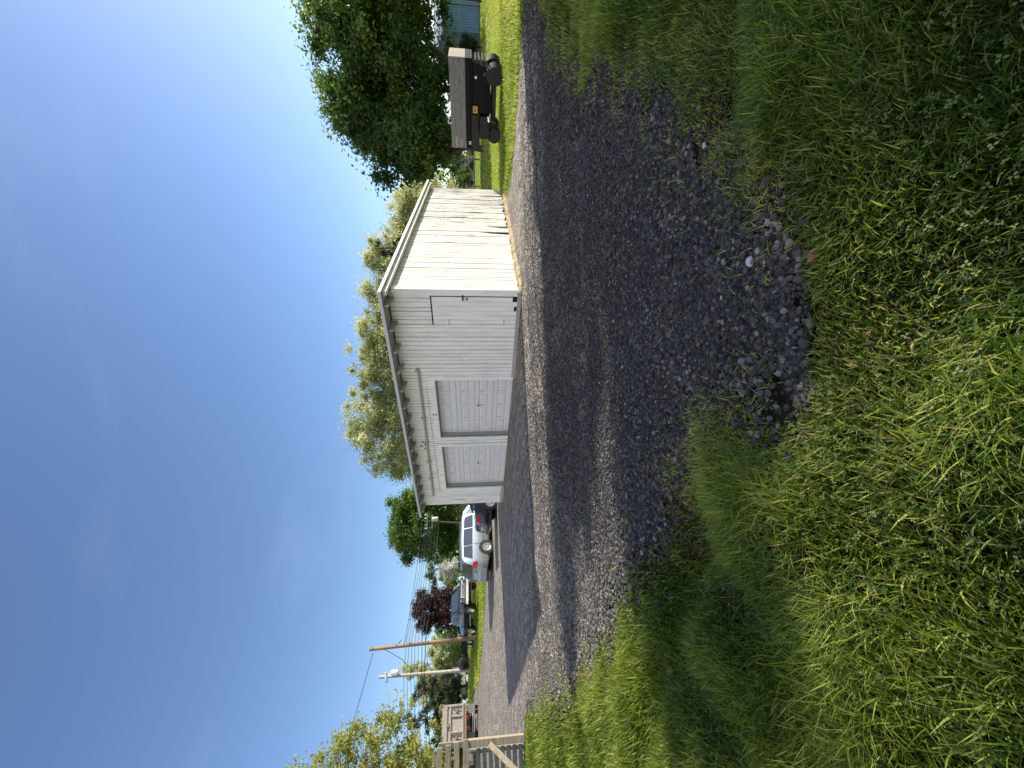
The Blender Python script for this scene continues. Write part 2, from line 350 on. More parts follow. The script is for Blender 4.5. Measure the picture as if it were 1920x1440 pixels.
M = {}
M['paint'] = peeling_paint('white_peeling_paint', (.90, .89, .865), (.26, .24, .21), .76, .86)
M['paint_worn'] = peeling_paint('white_flaking_paint', (.73, .715, .66), (.15, .135, .115), .69, .78, far=.018)
M['door_paint'] = mat('door_enamel', (.72, .73, .74), .45, noise=(5, (.64, .65, .66), .4, .7))
M['jamb'] = mat('grey_jamb', (.36, .38, .40), .6)
M['dark'] = mat('dark_inside', (.012, .012, .012), .9)
M['roofing'] = mat('grey_roof_metal', (.30, .32, .34), .5, .3, noise=(3, (.22, .23, .25), .4, .7))
M['rafter'] = mat('grey_rafter_paint', (.42, .40, .37), .7, noise=(14, (.28, .26, .23), .45, .7))
M['footing'] = mat('crumbling_footing', (.42, .32, .17), .9, noise=(12, (.26, .20, .11), .4, .65), bump=(25, .8))
M['black'] = mat('black_paint', (.007, .007, .0075), .45)
M['rubber'] = mat('tyre_rubber', (.018, .018, .019), .8)
M['black_steel'] = mat('black_steel', (.006, .0063, .0078), .7, 0.0, .15, noise=(9, (.014, .0135, .013), .4, .7))
M['brown_steel'] = mat('dusty_brown_steel', (.028, .025, .023), .7, 0.0, .2, noise=(6, (.035, .031, .028), .4, .7))
M['grey_wood'] = mat('weathered_grey_board', (.21, .205, .20), .85, noise=(3, (.075, .072, .07), .45, .72), bump=(8, .6), stretch=(1.2, 10, 10))
M['end_wood'] = mat('pale_board_end', (.40, .36, .29), .85, noise=(9, (.22, .17, .11), .5, .7))
M['fence_wood'] = mat('weathered_fence_board', (.40, .33, .24), .85, noise=(2.2, (.19, .155, .12), .42, .68), bump=(8, .6), stretch=(1.2, 12, 12))
M['fence_grey'] = mat('grey_fence_slat', (.28, .26, .235), .85, noise=(2.2, (.15, .135, .12), .42, .68), stretch=(1.2, 12, 12))
M['silver'] = mat('silver_paint', (.30, .335, .36), .30, .5, coat=.5)
M['glass'] = mat('dark_tinted_glass', (.045, .055, .068), .06, 0, spec=.7)
M['glass_clear'] = mat('pale_windscreen', (.16, .20, .21), .08, 0, spec=.7)
M['chrome'] = mat('chrome', (.72, .72, .72), .16, 1.0)
M['alloy'] = mat('alloy_rim', (.62, .62, .60), .3, .7)
M['red_lens'] = mat('red_lens', (.42, .012, .012), .15, spec=.6)
M['clear_lens'] = mat('pale_lens', (.60, .60, .57), .12, spec=.6)
M['plate'] = mat('number_plate', (.50, .50, .48), .5)
M['dark_blue'] = mat('dark_blue_paint', (.010, .013, .028), .22, .2, coat=.8)
M['blue'] = mat('truck_blue_paint', (.014, .026, .075), .28, .3, coat=.6)
M['dark_trim'] = mat('grey_plastic_trim', (.06, .06, .065), .6)
M['dump_steel'] = mat('rusty_tan_steel', (.40, .365, .32), .7, noise=(5, (.22, .17, .13), .5, .75))
M['rust'] = mat('rusty_beam', (.25, .15, .10), .8, noise=(8, (.34, .25, .18), .4, .7))
M['flap'] = mat('grey_mud_flap', (.20, .20, .20), .7)
M['pole_brown'] = mat('brown_pole_wood', (.33, .20, .115), .85, noise=(2, (.22, .14, .09), .4, .7), stretch=(8, 8, .6))
M['pole_grey'] = mat('grey_pole_wood', (.44, .41, .36), .85, noise=(2, (.32, .30, .27), .4, .7), stretch=(8, 8, .6))
M['galv'] = mat('galvanised_tank', (.66, .67, .68), .45, .3)
M['cable'] = mat('black_cable', (.015, .015, .017), .6)
M['shed_blue'] = mat('blue_shed_sheet', (.20, .34, .47), .5, .2, noise=(2, (.16, .28, .40), .4, .7))
M['shed_roof'] = mat('shed_roof_sheet', (.34, .40, .46), .5, .3)
M['cream'] = mat('cream_siding', (.72, .66, .50), .7)
M['shingle'] = mat('grey_shingles', (.26, .22, .20), .9, noise=(6, (.18, .155, .145), .4, .7), stretch=(1, 1, 6))
M['bark'] = mat('tree_bark', (.055, .045, .036), .95, noise=(5, (.10, .085, .07), .4, .7), bump=(14, .8), stretch=(3, 3, .7))
M['pale_bark'] = mat('pale_bark', (.24, .22, .19), .9, noise=(6, (.14, .125, .105), .4, .7))
M['brown_roof'] = mat('brown_roof', (.20, .115, .075), .9, noise=(6, (.14, .08, .055), .4, .7))
M['concrete'] = mat('grey_concrete', (.22, .22, .215), .9, noise=(5, (.15, .15, .148), .4, .7))
M['yellow'] = mat('yellow_paint', (.52, .27, .03), .5)
M['white_plastic'] = mat('white_reflector', (.70, .70, .68), .4)
M['white_rock'] = mat('pale_rock', (.50, .52, .53), .8, noise=(20, (.34, .36, .37), .4, .7))
M['rubble'] = mat('dark_rubble', (.045, .045, .05), .9, noise=(40, (.14, .138, .14), .5, .62), bump=(60, 1.0))
M['terracotta'] = mat('terracotta', (.22, .085, .05), .85, noise=(30, (.12, .05, .03), .4, .7))

GREENS = ((0, (.028, .052, .006)), (.35, (.11, .168, .02)), (.7, (.32, .385, .068)), (.88, (.42, .41, .10)), (1, (.44, .36, .17)))
M['blade'] = ramp_by_attr('grass_blade', 'tint', GREENS, .5, .40, .22)
M['clover'] = ramp_by_attr('clover_leaf', 'tint', ((0, (.05, .095, .018)), (1, (.14, .20, .045))), .55, .3)
M['stone'] = ramp_by_attr('loose_stone', 'tint', ((0, (.014, .014, .015)), (.4, (.050, .048, .047)), (.72, (.112, .105, .098)), (.97, (.25, .228, .195)), (1, (.42, .41, .39))), .8, 0, .3, (60, .35))
def leafmat(name, a, b, c, tr=.38): return ramp_by_attr(name, 'tint', ((0, a), (.55, b), (1, c)), .5, tr, .35)
M['leaf_maple'] = leafmat('maple_leaf', (.032, .066, .018), (.092, .150, .034), (.20, .26, .065), .45)
M['leaf_olive'] = leafmat('olive_spring_leaf', (.26, .285, .13), (.42, .44, .215), (.57, .56, .33), .5)
M['leaf_yellow'] = leafmat('yellow_green_leaf', (.17, .195, .042), (.30, .315, .08), (.43, .40, .14))
M['leaf_bright'] = leafmat('bright_green_leaf', (.045, .10, .018), (.10, .18, .03), (.19, .25, .05))
M['leaf_purple'] = leafmat('purple_leaf', (.028, .014, .016), (.06, .026, .030), (.12, .06, .055), .25)
M['leaf_dark'] = leafmat('conifer_needle', (.012, .025, .012), (.028, .045, .02), (.05, .07, .03), .1)
M['leaf_white'] = leafmat('white_blossom', (.45, .45, .40), (.62, .62, .58), (.75, .74, .70), .25)
M['leaf_red'] = leafmat('red_brown_leaf', (.10, .035, .02), (.17, .06, .035), (.24, .11, .05), .3)

# ------------------------------------------------------------------ ground sheets
def polar_grid(radii, a0, a1, na, keep=None):
    ang = np.linspace(a0, a1, na); rr, aa = np.meshgrid(radii, ang, indexing='ij')
    return rr * np.sin(aa), rr * np.cos(aa)
def grid_faces(nr, na):
    i, j = np.meshgrid(np.arange(nr - 1), np.arange(na - 1), indexing='ij'); k = (i * na + j).ravel()
    return np.stack([k, k + na, k + na + 1, k + 1], 1)[:, ::-1]

rad = np.concatenate([[0.02], np.geomspace(.25, 14, 190), np.geomspace(14.4, 90, 70), [130, 200, 330, 600]])
gx, gy = polar_grid(rad, -pi, pi, 481)
gz_ = terrain(gx, gy)
lawn_w = 1 / (1 + np.exp(-(np.hypot(gx, gy) - 8.5) * 1.2))
ground = np_mesh('ground', np.stack([gx, gy, gz_ - .012], -1).reshape(-1, 3), grid_faces(len(rad), 481)[:, ::-1], ground_mat(), None, True, {'lawn': lawn_w.ravel()})
tag(ground, kind='structure')

rad2 = np.concatenate([np.geomspace(1.0, 16, 300), np.geomspace(16.2, 75, 90)])
dx, dy = polar_grid(rad2, R(-86), R(60), 420)
sd_in = sdist(dx, dy) + (vnoise(dx, dy, .16).ravel() - .5) * .22 + (vnoise(dx, dy, .5).ravel() - .5) * .25
fc = grid_faces(len(rad2), 420)[:, ::-1]
fc = fc[(sd_in[fc] > 0).all(1)]
dz = terrain(dx, dy) + .004
used = np.unique(fc); remap = np.full(dx.size, -1); remap[used] = np.arange(len(used))
dv = np.stack([dx, dy, dz], -1).reshape(-1, 3)[used]
fresh_shade = 1 / (1 + np.exp((dv[:, 1] - .12 * dv[:, 0] + 1.5 * np.clip(-dv[:, 0] - .9, 0, 3) - 5.6 + (vnoise(dv[:, 0], dv[:, 1] * 3, 1.6) - .5) * 2.6) * 1.7))  # near gravel darkened for new stone and painted tree shade, sunlit left kept pale
drive = np_mesh('gravel_driveway', dv, remap[fc], gravel_mat(), None, True, {'fresh_shade': fresh_shade})
tag(drive, kind='structure')

# ------------------------------------------------------------------ loose stones
def ico():
    t = (1 + 5 ** .5) / 2
    v = np.array([(-1,t,0),(1,t,0),(-1,-t,0),(1,-t,0),(0,-1,t),(0,1,t),(0,-1,-t),(0,1,-t),(t,0,-1),(t,0,1),(-t,0,-1),(-t,0,1)], float)
    v /= np.linalg.norm(v[0])
    f = np.array([(0,11,5),(0,5,1),(0,1,7),(0,7,10),(0,10,11),(1,5,9),(5,11,4),(11,10,2),(10,7,6),(7,1,8),(3,9,4),(3,4,2),(3,2,6),(3,6,8),(3,8,9),(4,9,5),(2,4,11),(6,2,10),(8,6,7),(9,8,1)])
    return v, f
IV, IF = ico()
def rand_rot(n):
    q = rng.normal(size=(n, 4)); q /= np.linalg.norm(q, axis=1)[:, None]; w, x, y, z = q.T
    return np.stack([np.stack([1-2*(y*y+z*z), 2*(x*y-z*w), 2*(x*z+y*w)], -1), np.stack([2*(x*y+z*w), 1-2*(x*x+z*z), 2*(y*z-x*w)], -1), np.stack([2*(x*z-y*w), 2*(y*z+x*w), 1-2*(x*x+y*y)], -1)], 1)
def in_view(x, y, m=1.12, z=0.0):
    return (np.abs(x) < (y * 1.0 + .35) * m) & (y > .35)

OV = np.array([(1,0,0),(-1,0,0),(0,1,0),(0,-1,0),(0,0,1),(0,0,-1)], float)
OF = np.array([(0,2,4),(2,1,4),(1,3,4),(3,0,4),(2,0,5),(1,2,5),(3,1,5),(0,3,5)])
def stones(name, n, y0, y1, smin, smax, label, edge=0.0, p_keep=None, coarse=False):
    TV, TF = (OV, OF) if coarse else (IV, IF); NV = len(TV)
    y = np.sqrt(rng.uniform(y0 ** 2, y1 ** 2, n)); x = rng.uniform(-1.1, 1.1, n) * (y + .3)
    sdv = sdist(x, y) + (vnoise(x, y, .16) - .5) * .22
    k = sdv > -.02 - .42 * rng.random(len(x)) ** 5
    if p_keep is not None: k &= rng.random(n) < p_keep(x, y, sdv)
    x, y, sdv = x[k], y[k], sdv[k]; n = len(x)
    s = smin * (smax / smin) ** (rng.random(n) ** 2.0)
    s *= 1 + edge * np.exp(-np.clip(sdv, 0, 9) / .35)
    v = TV[None] * (1 + rng.uniform(-.24, .24, (n, NV, 1)))
    v = v * (s[:, None] * rng.uniform(.6, 1.15, (n, 3)))[:, None, :] * .5
    v = np.einsum('nij,nkj->nki', rand_rot(n), v); v[:, :, 2] *= .75
    z = terrain(x, y) + s * rng.uniform(.12, .42, n)
    v += np.stack([x, y, z], -1)[:, None, :]
    f = (TF[None] + (np.arange(n) * NV)[:, None, None]).reshape(-1, 3)
    tint = np.clip(rng.normal(.42, .27, n) + .22 * np.clip(-x - .9, 0, 1.6) * np.clip(y - 1.9, 0, 1), 0, .97); tint[rng.random(n) < .0008] = 1.0  # stones on the sunlit left paler, the light put into their tint
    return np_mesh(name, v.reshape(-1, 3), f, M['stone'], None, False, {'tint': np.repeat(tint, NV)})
def keep1(x, y, s): return np.clip(.75 + .6 * np.exp(-np.clip(s, 0, 9) / .5) + (vnoise(x, y, .6) - .5) * .5, 0, 1)
o = stones('crushed_stones', 120000, 1.15, 3.6, .010, .028, '', .35, keep1)
tag(o, 'dark grey crushed stones lying loose at the near edge of the driveway', 'gravel', kind='stuff')
def keep2(x, y, s): return np.clip((8.4 - y) / 3.6, .0, 1) * np.clip(.35 + 1.1 * vnoise(x, y * 2.2, .8), 0, 1)
o = stones('gravel_chippings', 260000, 3.3, 8.4, .014, .032, '', .6, keep2, True)
tag(o, 'finer grey stone chippings scattered over the middle of the driveway', 'gravel', kind='stuff')

# ------------------------------------------------------------------ grass
def blades(name, x, y, L, W, tint, lean, segs=3, z=None, dirang=None):
    n = len(x); z = terrain(x, y) - .012 if z is None else z
    th = rng.uniform(0, 2 * pi, n) if dirang is None else dirang + rng.normal(0, 1.35, n)
    dx_, dy_ = np.cos(th), np.sin(th); sx, sy = -dy_, dx_
    tw = rng.uniform(-.7, .7, n); sx2, sy2 = sx * np.cos(tw) + dx_ * np.sin(tw), sy * np.cos(tw) + dy_ * np.sin(tw)
    rows = []
    for i in range(segs + 1):
        t = i / segs; a = lean * t * 1.0 + .12
        h = L * (np.sin(np.minimum(a, 3)) ) * 0
        out = L * t * np.sin(lean * t * .9 + .08); up = L * t * np.cos(lean * t * .75 + .05)
        w = W * (1 - t ** 2.2) * .5 + W * .04
        cx_, cy_, cz_ = x + dx_ * out, y + dy_ * out, z + np.maximum(up, .003 + .02 * L)
        rows.append(np.stack([cx_ - sx2 * w, cy_ - sy2 * w, cz_], -1)); rows.append(np.stack([cx_ + sx2 * w, cy_ + sy2 * w, cz_], -1))
    v = np.stack(rows, 1); k = 2 * (segs + 1)
    base = np.array([(2*i, 2*i+1, 2*i+3, 2*i+2) for i in range(segs)])
    f = (base[None] + (np.arange(n) * k)[:, None, None]).reshape(-1, 4)
    return v.reshape(-1, 3), f, np.repeat(tint, k)

def scatter(n, y0, y1, sd_max=.05, jitter=.3, wide=1.12):
    y = np.sqrt(rng.uniform(y0 ** 2, y1 ** 2, n)); x = rng.uniform(-1, 1, n) * (y + .4) * wide
    s = sdist(x, y) + (vnoise(x, y, .2) - .5) * jitter + (vnoise(x, y, .5) - .5) * .2
    k = s < sd_max
    return x[k], y[k], s[k]

def tuft_pass(n, y0, y1, Lm, Wm, keepf=None, segs=3):
    x, y, s = scatter(n, y0, y1)
    cl = vnoise(x, y, .30); cl2 = vnoise(x, y, .9); bare = vnoise(x + 31, y - 7, .42)
    keep = rng.random(len(x)) < np.clip(1.3 - 1.2 * np.clip(bare - .66, 0, 1) * 4, .6, 1)
    keep &= rng.random(len(x)) < np.clip(.45 - s * 4.5, .06, 1)        # thins out towards the stones
    if y0 > .5: keep &= rng.random(len(x)) < np.clip((y - y0) / .8, 0, 1)
    if y1 < 5: keep &= rng.random(len(x)) < np.clip((y1 - y) / .8, 0, 1)
    x, y, s, cl, cl2, bare = x[keep], y[keep], s[keep], cl[keep], cl2[keep], bare[keep]
    n = len(x)
    L = Lm * (.45 + .75 * cl + .45 * cl2) * rng.uniform(.55, 1.25, n) * np.clip(.30 - s * 1.5, .28, 1)
    W = Wm * rng.uniform(.6, 1.25, n)
    flow = 2 * pi * (vnoise(x, y, .55) + .6 * vnoise(x, y, .22))
    lean = rng.uniform(.15, 1.35, n)
    tint = np.clip(.30 + .42 * (cl2 - .45) + .30 * (cl - .5) + rng.normal(0, .22, n), 0, .86)
    dry = (rng.random(n) < np.clip(.018 + 1.1 * np.exp(np.minimum(s, 0) * 8) * vnoise(x, y, .4) + .3 * np.clip(bare - .62, 0, 1), 0, 1))
    tint = np.where(dry, rng.uniform(.84, 1.0, n), tint)
    return blades('', x, y, L, W, tint, lean, segs, None, flow)

def join(parts):
    vs, fs, ts = [], [], []; n = 0
    for v, f, t in parts: vs.append(v); fs.append(f + n); ts.append(t); n += len(v)
    return np.concatenate(vs), np.concatenate(fs), np.concatenate(ts)

v, f, t = join([tuft_pass(195000, .45, 2.3, .085, .0050), tuft_pass(200000, 1.4, 4.2, .085, .0072), tuft_pass(140000, 3.0, 8.2, .095, .0112, None, 2),
                tuft_pass(40000, 7.8, 13.0, .10, .016, None, 2)])
def edge_pass(n):
    y = np.sqrt(rng.uniform(1.3 ** 2, 7.0 ** 2, n)); x = rng.uniform(-1, 1, n) * (y + .4) * 1.1; s = sdist(x, y)
    k = (np.abs(s + .06) < .34) & (vnoise(x, y, .33) > .46) & (rng.random(n) < np.exp(-((s + .02) / .17) ** 2)); x, y = x[k], y[k]; n = len(x)
    tint = np.where(rng.random(n) < .5, rng.uniform(.86, 1, n), rng.uniform(.3, .7, n))
    return blades('', x, y, rng.uniform(.025, .075, n), rng.uniform(.003, .006, n) * (1 + .12 * y), tint, rng.uniform(.5, 1.6, n), 2)
v3, f3, t3 = edge_pass(160000)
o = np_mesh('edge_growth', v3, f3, M['blade'], None, False, {'tint': t3})
tag(o, 'short dry straw and green sprigs creeping in over the edge of the gravel', 'dry grass', kind='stuff')
o = np_mesh('rough_grass', v, f, M['blade'], None, False, {'tint': t})
tag(o, 'rough tufted green grass with dry straw along the near side of the gravel', 'grass', kind='stuff')

# mown lawn beyond the driveway and the verge by the road
def lawn(n, x0, x1, y0, y1, L, W, bright):
    x = rng.uniform(x0, x1, n); y = rng.uniform(y0, y1, n); s = sdist(x, y) + (vnoise(x, y, .4) - .5) * .5
    k = (s < -.02) & (np.abs(x) < y * 1.12 + 1) & (x * -.27 + y * .96 > 3.0)
    x, y, s = x[k], y[k], s[k]; n = len(x); tone = vnoise(x, y, 1.6)
    tint = np.clip(bright + .25 * (tone - .5) + rng.normal(0, .12, n), 0, .93)
    tint = np.where(rng.random(n) < .35 * np.exp(np.minimum(s, 0) * 3), rng.uniform(.85, 1, n), tint)
    return blades('', x, y, L * rng.uniform(.6, 1.5, n) * (1 + .9 * np.exp(np.minimum(s, 0) * 4)), W * rng.uniform(.7, 1.3, n), tint, rng.uniform(.2, 1.1, n), 2)
v, f, t = join([lawn(60000, 6, 22, 8.5, 19, .065, .016, .72), lawn(26000, 10, 45, 19, 42, .09, .04, .68)])
o = np_mesh('lawn_grass', v, f, M['blade'], None, False, {'tint': t})
tag(o, 'mown bright green lawn behind the gravel on the right', 'grass', kind='stuff')
v, f, t = join([lawn(40000, -34, -8, 21, 40, .10, .05, .62)])
o = np_mesh('verge_grass', v, f, M['blade'], None, False, {'tint': t})
tag(o, 'short green grass on the bank under the utility poles', 'grass', kind='stuff')

# clover between the blades
def clover(n, y0, y1):
    x, y, s = scatter(n, y0, y1, -.05)
    k = vnoise(x - 9, y + 4, .45) > .50; x, y = x[k], y[k]; n = len(x)
    z = terrain(x, y) + rng.uniform(.025, .085, n); r = rng.uniform(.0035, .007, n); a0 = rng.uniform(0, 2 * pi, n)
    tilt = rng.normal(0, .35, (n, 2)); vs = []
    for j in range(3):
        a = a0 + j * 2 * pi / 3
        for (rr, da) in ((.1, 0), (1.0, .55), (1.55, 0), (1.0, -.55)):
            px, py = r * rr * np.cos(a + da), r * rr * np.sin(a + da)
            vs.append(np.stack([x + px, y + py, z + tilt[:, 0] * px + tilt[:, 1] * py], -1))
    v = np.stack(vs, 1); base = np.array([(0,1,2,3),(4,5,6,7),(8,9,10,11)])
    return v.reshape(-1, 3), (base[None] + (np.arange(n) * 12)[:, None, None]).reshape(-1, 4), np.repeat(rng.random(n), 12)
v, f, t = join([clover(13000, .45, 2.2), clover(9000, 2.0, 4.5)])
o = np_mesh('clover_patches', v, f, M['clover'], None, False, {'tint': t})
tag(o, 'small round clover leaves spread through the foreground grass', 'clover', kind='stuff')

# ------------------------------------------------------------------ garage
GA = np.array((-4.55, 14.88)); GROT = math.atan2(-.702, .712)
GLEN, GDEP = 9.25, 6.4
garage = empty('garage', (GA[0], GA[1], 0), GROT)
tag(garage, 'white weathered board garage with a shed roof and two panelled roller doors', 'garage')
def ztop(x, y=0.0): return 3.04 - .15 * x / GLEN - .42 * y / GDEP
DOORS = ((1.18, 3.69), (4.15, 6.59)); DTOP = 2.10
rw = random.Random(5)
def board(mb, a, b, z0, z1, y, axis='x', slant=0.0, th=.022, z1b=None):
    """one vertical board; its outer face sits y proud of the wall line"""
    z1b = z1 if z1b is None else z1b
    if axis == 'x':
        q = [(a, -y), (b, -y), (b, -y + th), (a, -y + th)]; tops = [z1, z1b, z1b, z1]; bots = [z0, z0 + slant, z0 + slant, z0]
        lo = [(p[0], p[1], bz) for p, bz in zip(q, bots)]; hi = [(p[0], p[1], tz) for p, tz in zip(q, tops)]
    else:
        q = [(GLEN + y, a), (GLEN + y, b), (GLEN + y - th, b), (GLEN + y - th, a)]; tops = [z1, z1b, z1b, z1]; bots = [z0, z0 + slant, z0 + slant, z0]
        lo = [(p[0], p[1], bz) for p, bz in zip(q, bots)]; hi = [(p[0], p[1], tz) for p, tz in zip(q, tops)]
    mb.add(lo + hi, [(3,2,1,0),(4,5,6,7),(0,1,5,4),(1,2,6,5),(2,3,7,6),(3,0,4,7)])

fw = MB(); x = 0.0
while x < GLEN - .01:
    w = rw.choice((.095, .105, .125, .135)); b = min(x + w, GLEN)
    if GLEN - b < .05: b = GLEN
    y = .022 + rw.uniform(-.003, .003); zt = ztop((x + b) / 2) - .005
    z0 = .04 + rw.uniform(-.02, .03)
    g = rw.choice((.005, .006, .008, .011))
    for d0, d1 in DOORS + ((8.36, 9.12),):
        top = DTOP if d1 < 8 else 2.0
        if b > d0 + .01 and x < d1 - .01:
            if x < d0 - .03: board(fw, x + g, d0, z0, zt, y)
            if b > d1 + .03: board(fw, d1, b - g, z0, zt, y)
            z0 = top; break
    xa, xb = x + g, b - g
    for d0, d1 in DOORS + ((8.36, 9.12),):
        if z0 > 1:
            pass
    board(fw, xa, xb, z0, zt, y if z0 < 1 else y - .004, z1b=zt)
    x = b
fw.build('front_wall', M['paint'], garage)
bk = MB()
for (a, b, z0) in ((0.02, DOORS[0][0], 0), (DOORS[0][1], DOORS[1][0], 0), (DOORS[1][1], GLEN - .03, 0), (DOORS[0][0], DOORS[0][1], DTOP + .02), (DOORS[1][0], DOORS[1][1], DTOP + .02)):
    bk.box(a, b, .004, .05, z0 + .02, 2.84)
bk.box(GLEN - .05, GLEN - .004, .06, GDEP - .05, .02, 2.40)
bk.build('wall_backing', M['dark'], garage, each=True)

sw = MB(); y = 0.0; i = 0
while y < GDEP - .01:
    w = rw.choice((.12, .13, .14, .15)); b = min(y + w, GDEP)
    if GDEP - b < .05: b = GDEP
    far = y / GDEP
    z0 = .065 + rw.uniform(0, .035) + (rw.uniform(0, .07) if far > .5 else 0)
    g = rw.choice((.005, .006, .007, .010)); g2 = .004 + .012 * far * rw.random()
    d = .022 + rw.uniform(-.004, .004) * (1 + far)
    zt, zt2 = ztop(GLEN, y) - .005, ztop(GLEN, b) - .005
    if rw.random() < .22 or .5 < far < .75:                       # a mended board in two lengths
        zc = rw.uniform(1.3, 2.1)
        board(sw, y + g, b - g, zc + .004, zt, d, 'y', 0, z1b=zt2)
        zt = zt2 = zc - .004
    big = next((h_ for (yc, h_) in ((2.87, .95), (3.32, .85)) if y <= yc < b), 0)
    if big or (far > .5 and rw.random() < .45):                      # rotted foot: the board narrows to a dark slit
        zc = big or rw.uniform(.22, .5)
        board(sw, y + g, b - g, zc, zt, d, 'y', 0, z1b=zt2)
        q0, q1 = y + g, b - g; cut = (.92 if big else .5) * (b - y)
        v_ = [(GLEN + d, q0, z0), (GLEN + d, q1 - cut, z0), (GLEN + d, q1 - cut * .55, zc * .6), (GLEN + d, q1, zc), (GLEN + d, q0, zc)]
        v_ += [(p[0] - .02, p[1], p[2]) for p in v_]
        sw.add(v_, [(0,1,2,3,4),(9,8,7,6,5),(0,5,6,1),(1,6,7,2),(2,7,8,3),(4,9,5,0)])
    else: board(sw, y + g, b - g, z0, zt, d, 'y', rw.uniform(-.03, .03) * far, z1b=zt2)
    y = b; i += 1
sw.build('side_wall', M['paint_worn'], garage)
ow = MB(); ow.box(0, .03, .03, GDEP, 0, 2.55); ow.box(0, GLEN - .06, GDEP - .03, GDEP, 0, 2.42)
ow.add([(0,.03,2.55),(.03,.03,2.55),(.03,GDEP,2.55),(0,GDEP,2.55),(0,.03,3.0),(.03,.03,3.0),(.03,GDEP,2.6),(0,GDEP,2.6)], [(4,5,6,7),(0,1,5,4),(1,2,6,5),(2,3,7,6),(3,0,4,7)])
ow.build('rear_wall', M['paint'], garage, each=True)
cb = MB(); cb.box(GLEN + .026, GLEN + .045, -.045, .075, .02, 2.80); cb.box(GLEN - .10, GLEN + .026, -.045, -.026, .02, 2.80)
cb.build('corner_board', M['paint'], garage, bevel=.003, each=True)
# roof
rf = MB(); x0, x1, y0, y1 = -.18, GLEN + .16, -.40, GDEP + .22
def slab(mb, x0, x1, y0, y1, o0, o1):
    c = [(x0, y0), (x1, y0), (x1, y1), (x0, y1)]
    mb.add([(a, b, ztop(a, b) + o0) for a, b in c] + [(a, b, ztop(a, b) + o1) for a, b in c], [(3,2,1,0),(4,5,6,7),(0,1,5,4),(1,2,6,5),(2,3,7,6),(3,0,4,7)])
slab(rf, x0, x1, y0, y1, .055, .085)
rf.build('roof', M['roofing'], garage)
dk = MB(); slab(dk, x0 + .01, x1 - .03, y0 + .02, y1 - .02, .02, .052); dk.build('roof_deck', M['rafter'], garage)
de = MB(); de.add([(x0, y0 - .022, ztop(x0, y0) + .02), (x1, y0 - .022, ztop(x1, y0) + .02), (x1, y0 - .003, ztop(x1, y0) + .02), (x0, y0 - .003, ztop(x0, y0) + .02),
                   (x0, y0 - .022, ztop(x0, y0) + .09), (x1, y0 - .022, ztop(x1, y0) + .09), (x1, y0 - .003, ztop(x1, y0) + .09), (x0, y0 - .003, ztop(x0, y0) + .09)],
                  [(3,2,1,0),(4,5,6,7),(0,1,5,4),(1,2,6,5),(2,3,7,6),(3,0,4,7)])
de.build('drip_edge', mat('grey_drip_edge', (.50, .53, .56), .5, .2), garage)
for k in range(15):
    xr = .12 + k * (GLEN - .3) / 14.0
    t_ = MB(); zr = ztop(xr, -.2)
    t_.add([(xr-.024, -.36, ztop(xr,-.36)-.085), (xr+.024, -.36, ztop(xr,-.36)-.085), (xr+.024, -.024, zr-.135), (xr-.024, -.024, zr-.135),
            (xr-.024, -.36, ztop(xr,-.36)+.018), (xr+.024, -.36, ztop(xr,-.36)+.018), (xr+.024, -.024, zr+.012), (xr-.024, -.024, zr+.012)], [(3,2,1,0),(4,5,6,7),(0,1,5,4),(1,2,6,5),(2,3,7,6),(3,0,4,7)])
    t_.build('rafter_tail', M['rafter'], garage, bevel=.004)
def rake(name, xa, xb, za, zb, y0_, y1_):
    r_ = MB(); c = [(xa, y0_), (xb, y0_), (xb, y1_), (xa, y1_)]
    r_.add([(a, b, ztop(GLEN, b) + za) for a, b in c] + [(a, b, ztop(GLEN, b) + zb) for a, b in c], [(3,2,1,0),(4,5,6,7),(0,1,5,4),(1,2,6,5),(2,3,7,6),(3,0,4,7)])
    return r_.build(name, M['paint'], garage, bevel=.003)
rake('rake_board', GLEN + .135, GLEN + .185, .02, .083, -.40, GDEP + .22)
rake('rake_board', GLEN + .035, GLEN + .133, -.06, .012, -.30, GDEP + .12)
# footing along the sunny side and a sill at the front
ft = MB(); fv = []; nf_ = 60
for k in range(nf_ + 1):
    a = -.12 + k * (GDEP + .2) / nf_; w1, h1 = .12 + rw.uniform(-.03, .03), .075 + rw.uniform(-.025, .03)
    fv += [(GLEN - .02, a, h1 + .015), (GLEN + w1 * .6, a, h1), (GLEN + w1, a, h1 * .4), (GLEN + w1 + .05, a, -.04)]
ft.add(fv, [(4*k+c, 4*k+c+1, 4*k+c+5, 4*k+c+4) for k in range(nf_) for c in range(3)])
ft.build('footing', M['footing'], garage)
for (yc, z0_, z1_, w_) in ((3.95, 1.15, 1.80, .05), (4.35, .75, 1.25, .035), (5.75, .12, 1.15, .06), (3.6, 1.25, 1.6, .022), (5.2, 1.7, 2.05, .022), (4.75, .25, .62, .05), (2.3, 1.5, 1.9, .015)):
    cq = MB(); n0 = 7; pv = []
    for k in range(n0 + 1):
        u = k / n0; ww = w_ * (math.sin(pi * min(u + .04, .98)) if z0_ > .3 else (1 - u)) * rw.uniform(.6, 1.2); yy = yc + rw.uniform(-.008, .008)
        pv += [(GLEN + .0285, yy - ww / 2, z0_ + (z1_ - z0_) * u), (GLEN + .0285, yy + ww / 2, z0_ + (z1_ - z0_) * u)]
    cq.add(pv, [(2*k, 2*k+1, 2*k+3, 2*k+2) for k in range(n0)]); cq.build('board_crack', M['dark'], garage)
sl = MB(); sl.beam((6.7, -.06, .045), (9.2, -.06, .06), .05, .09); sl.beam((.05, -.05, .07), (1.15, -.05, .07), .05, .12)
sl.build('sill_board', M['rafter'], garage, bevel=.004, each=True)
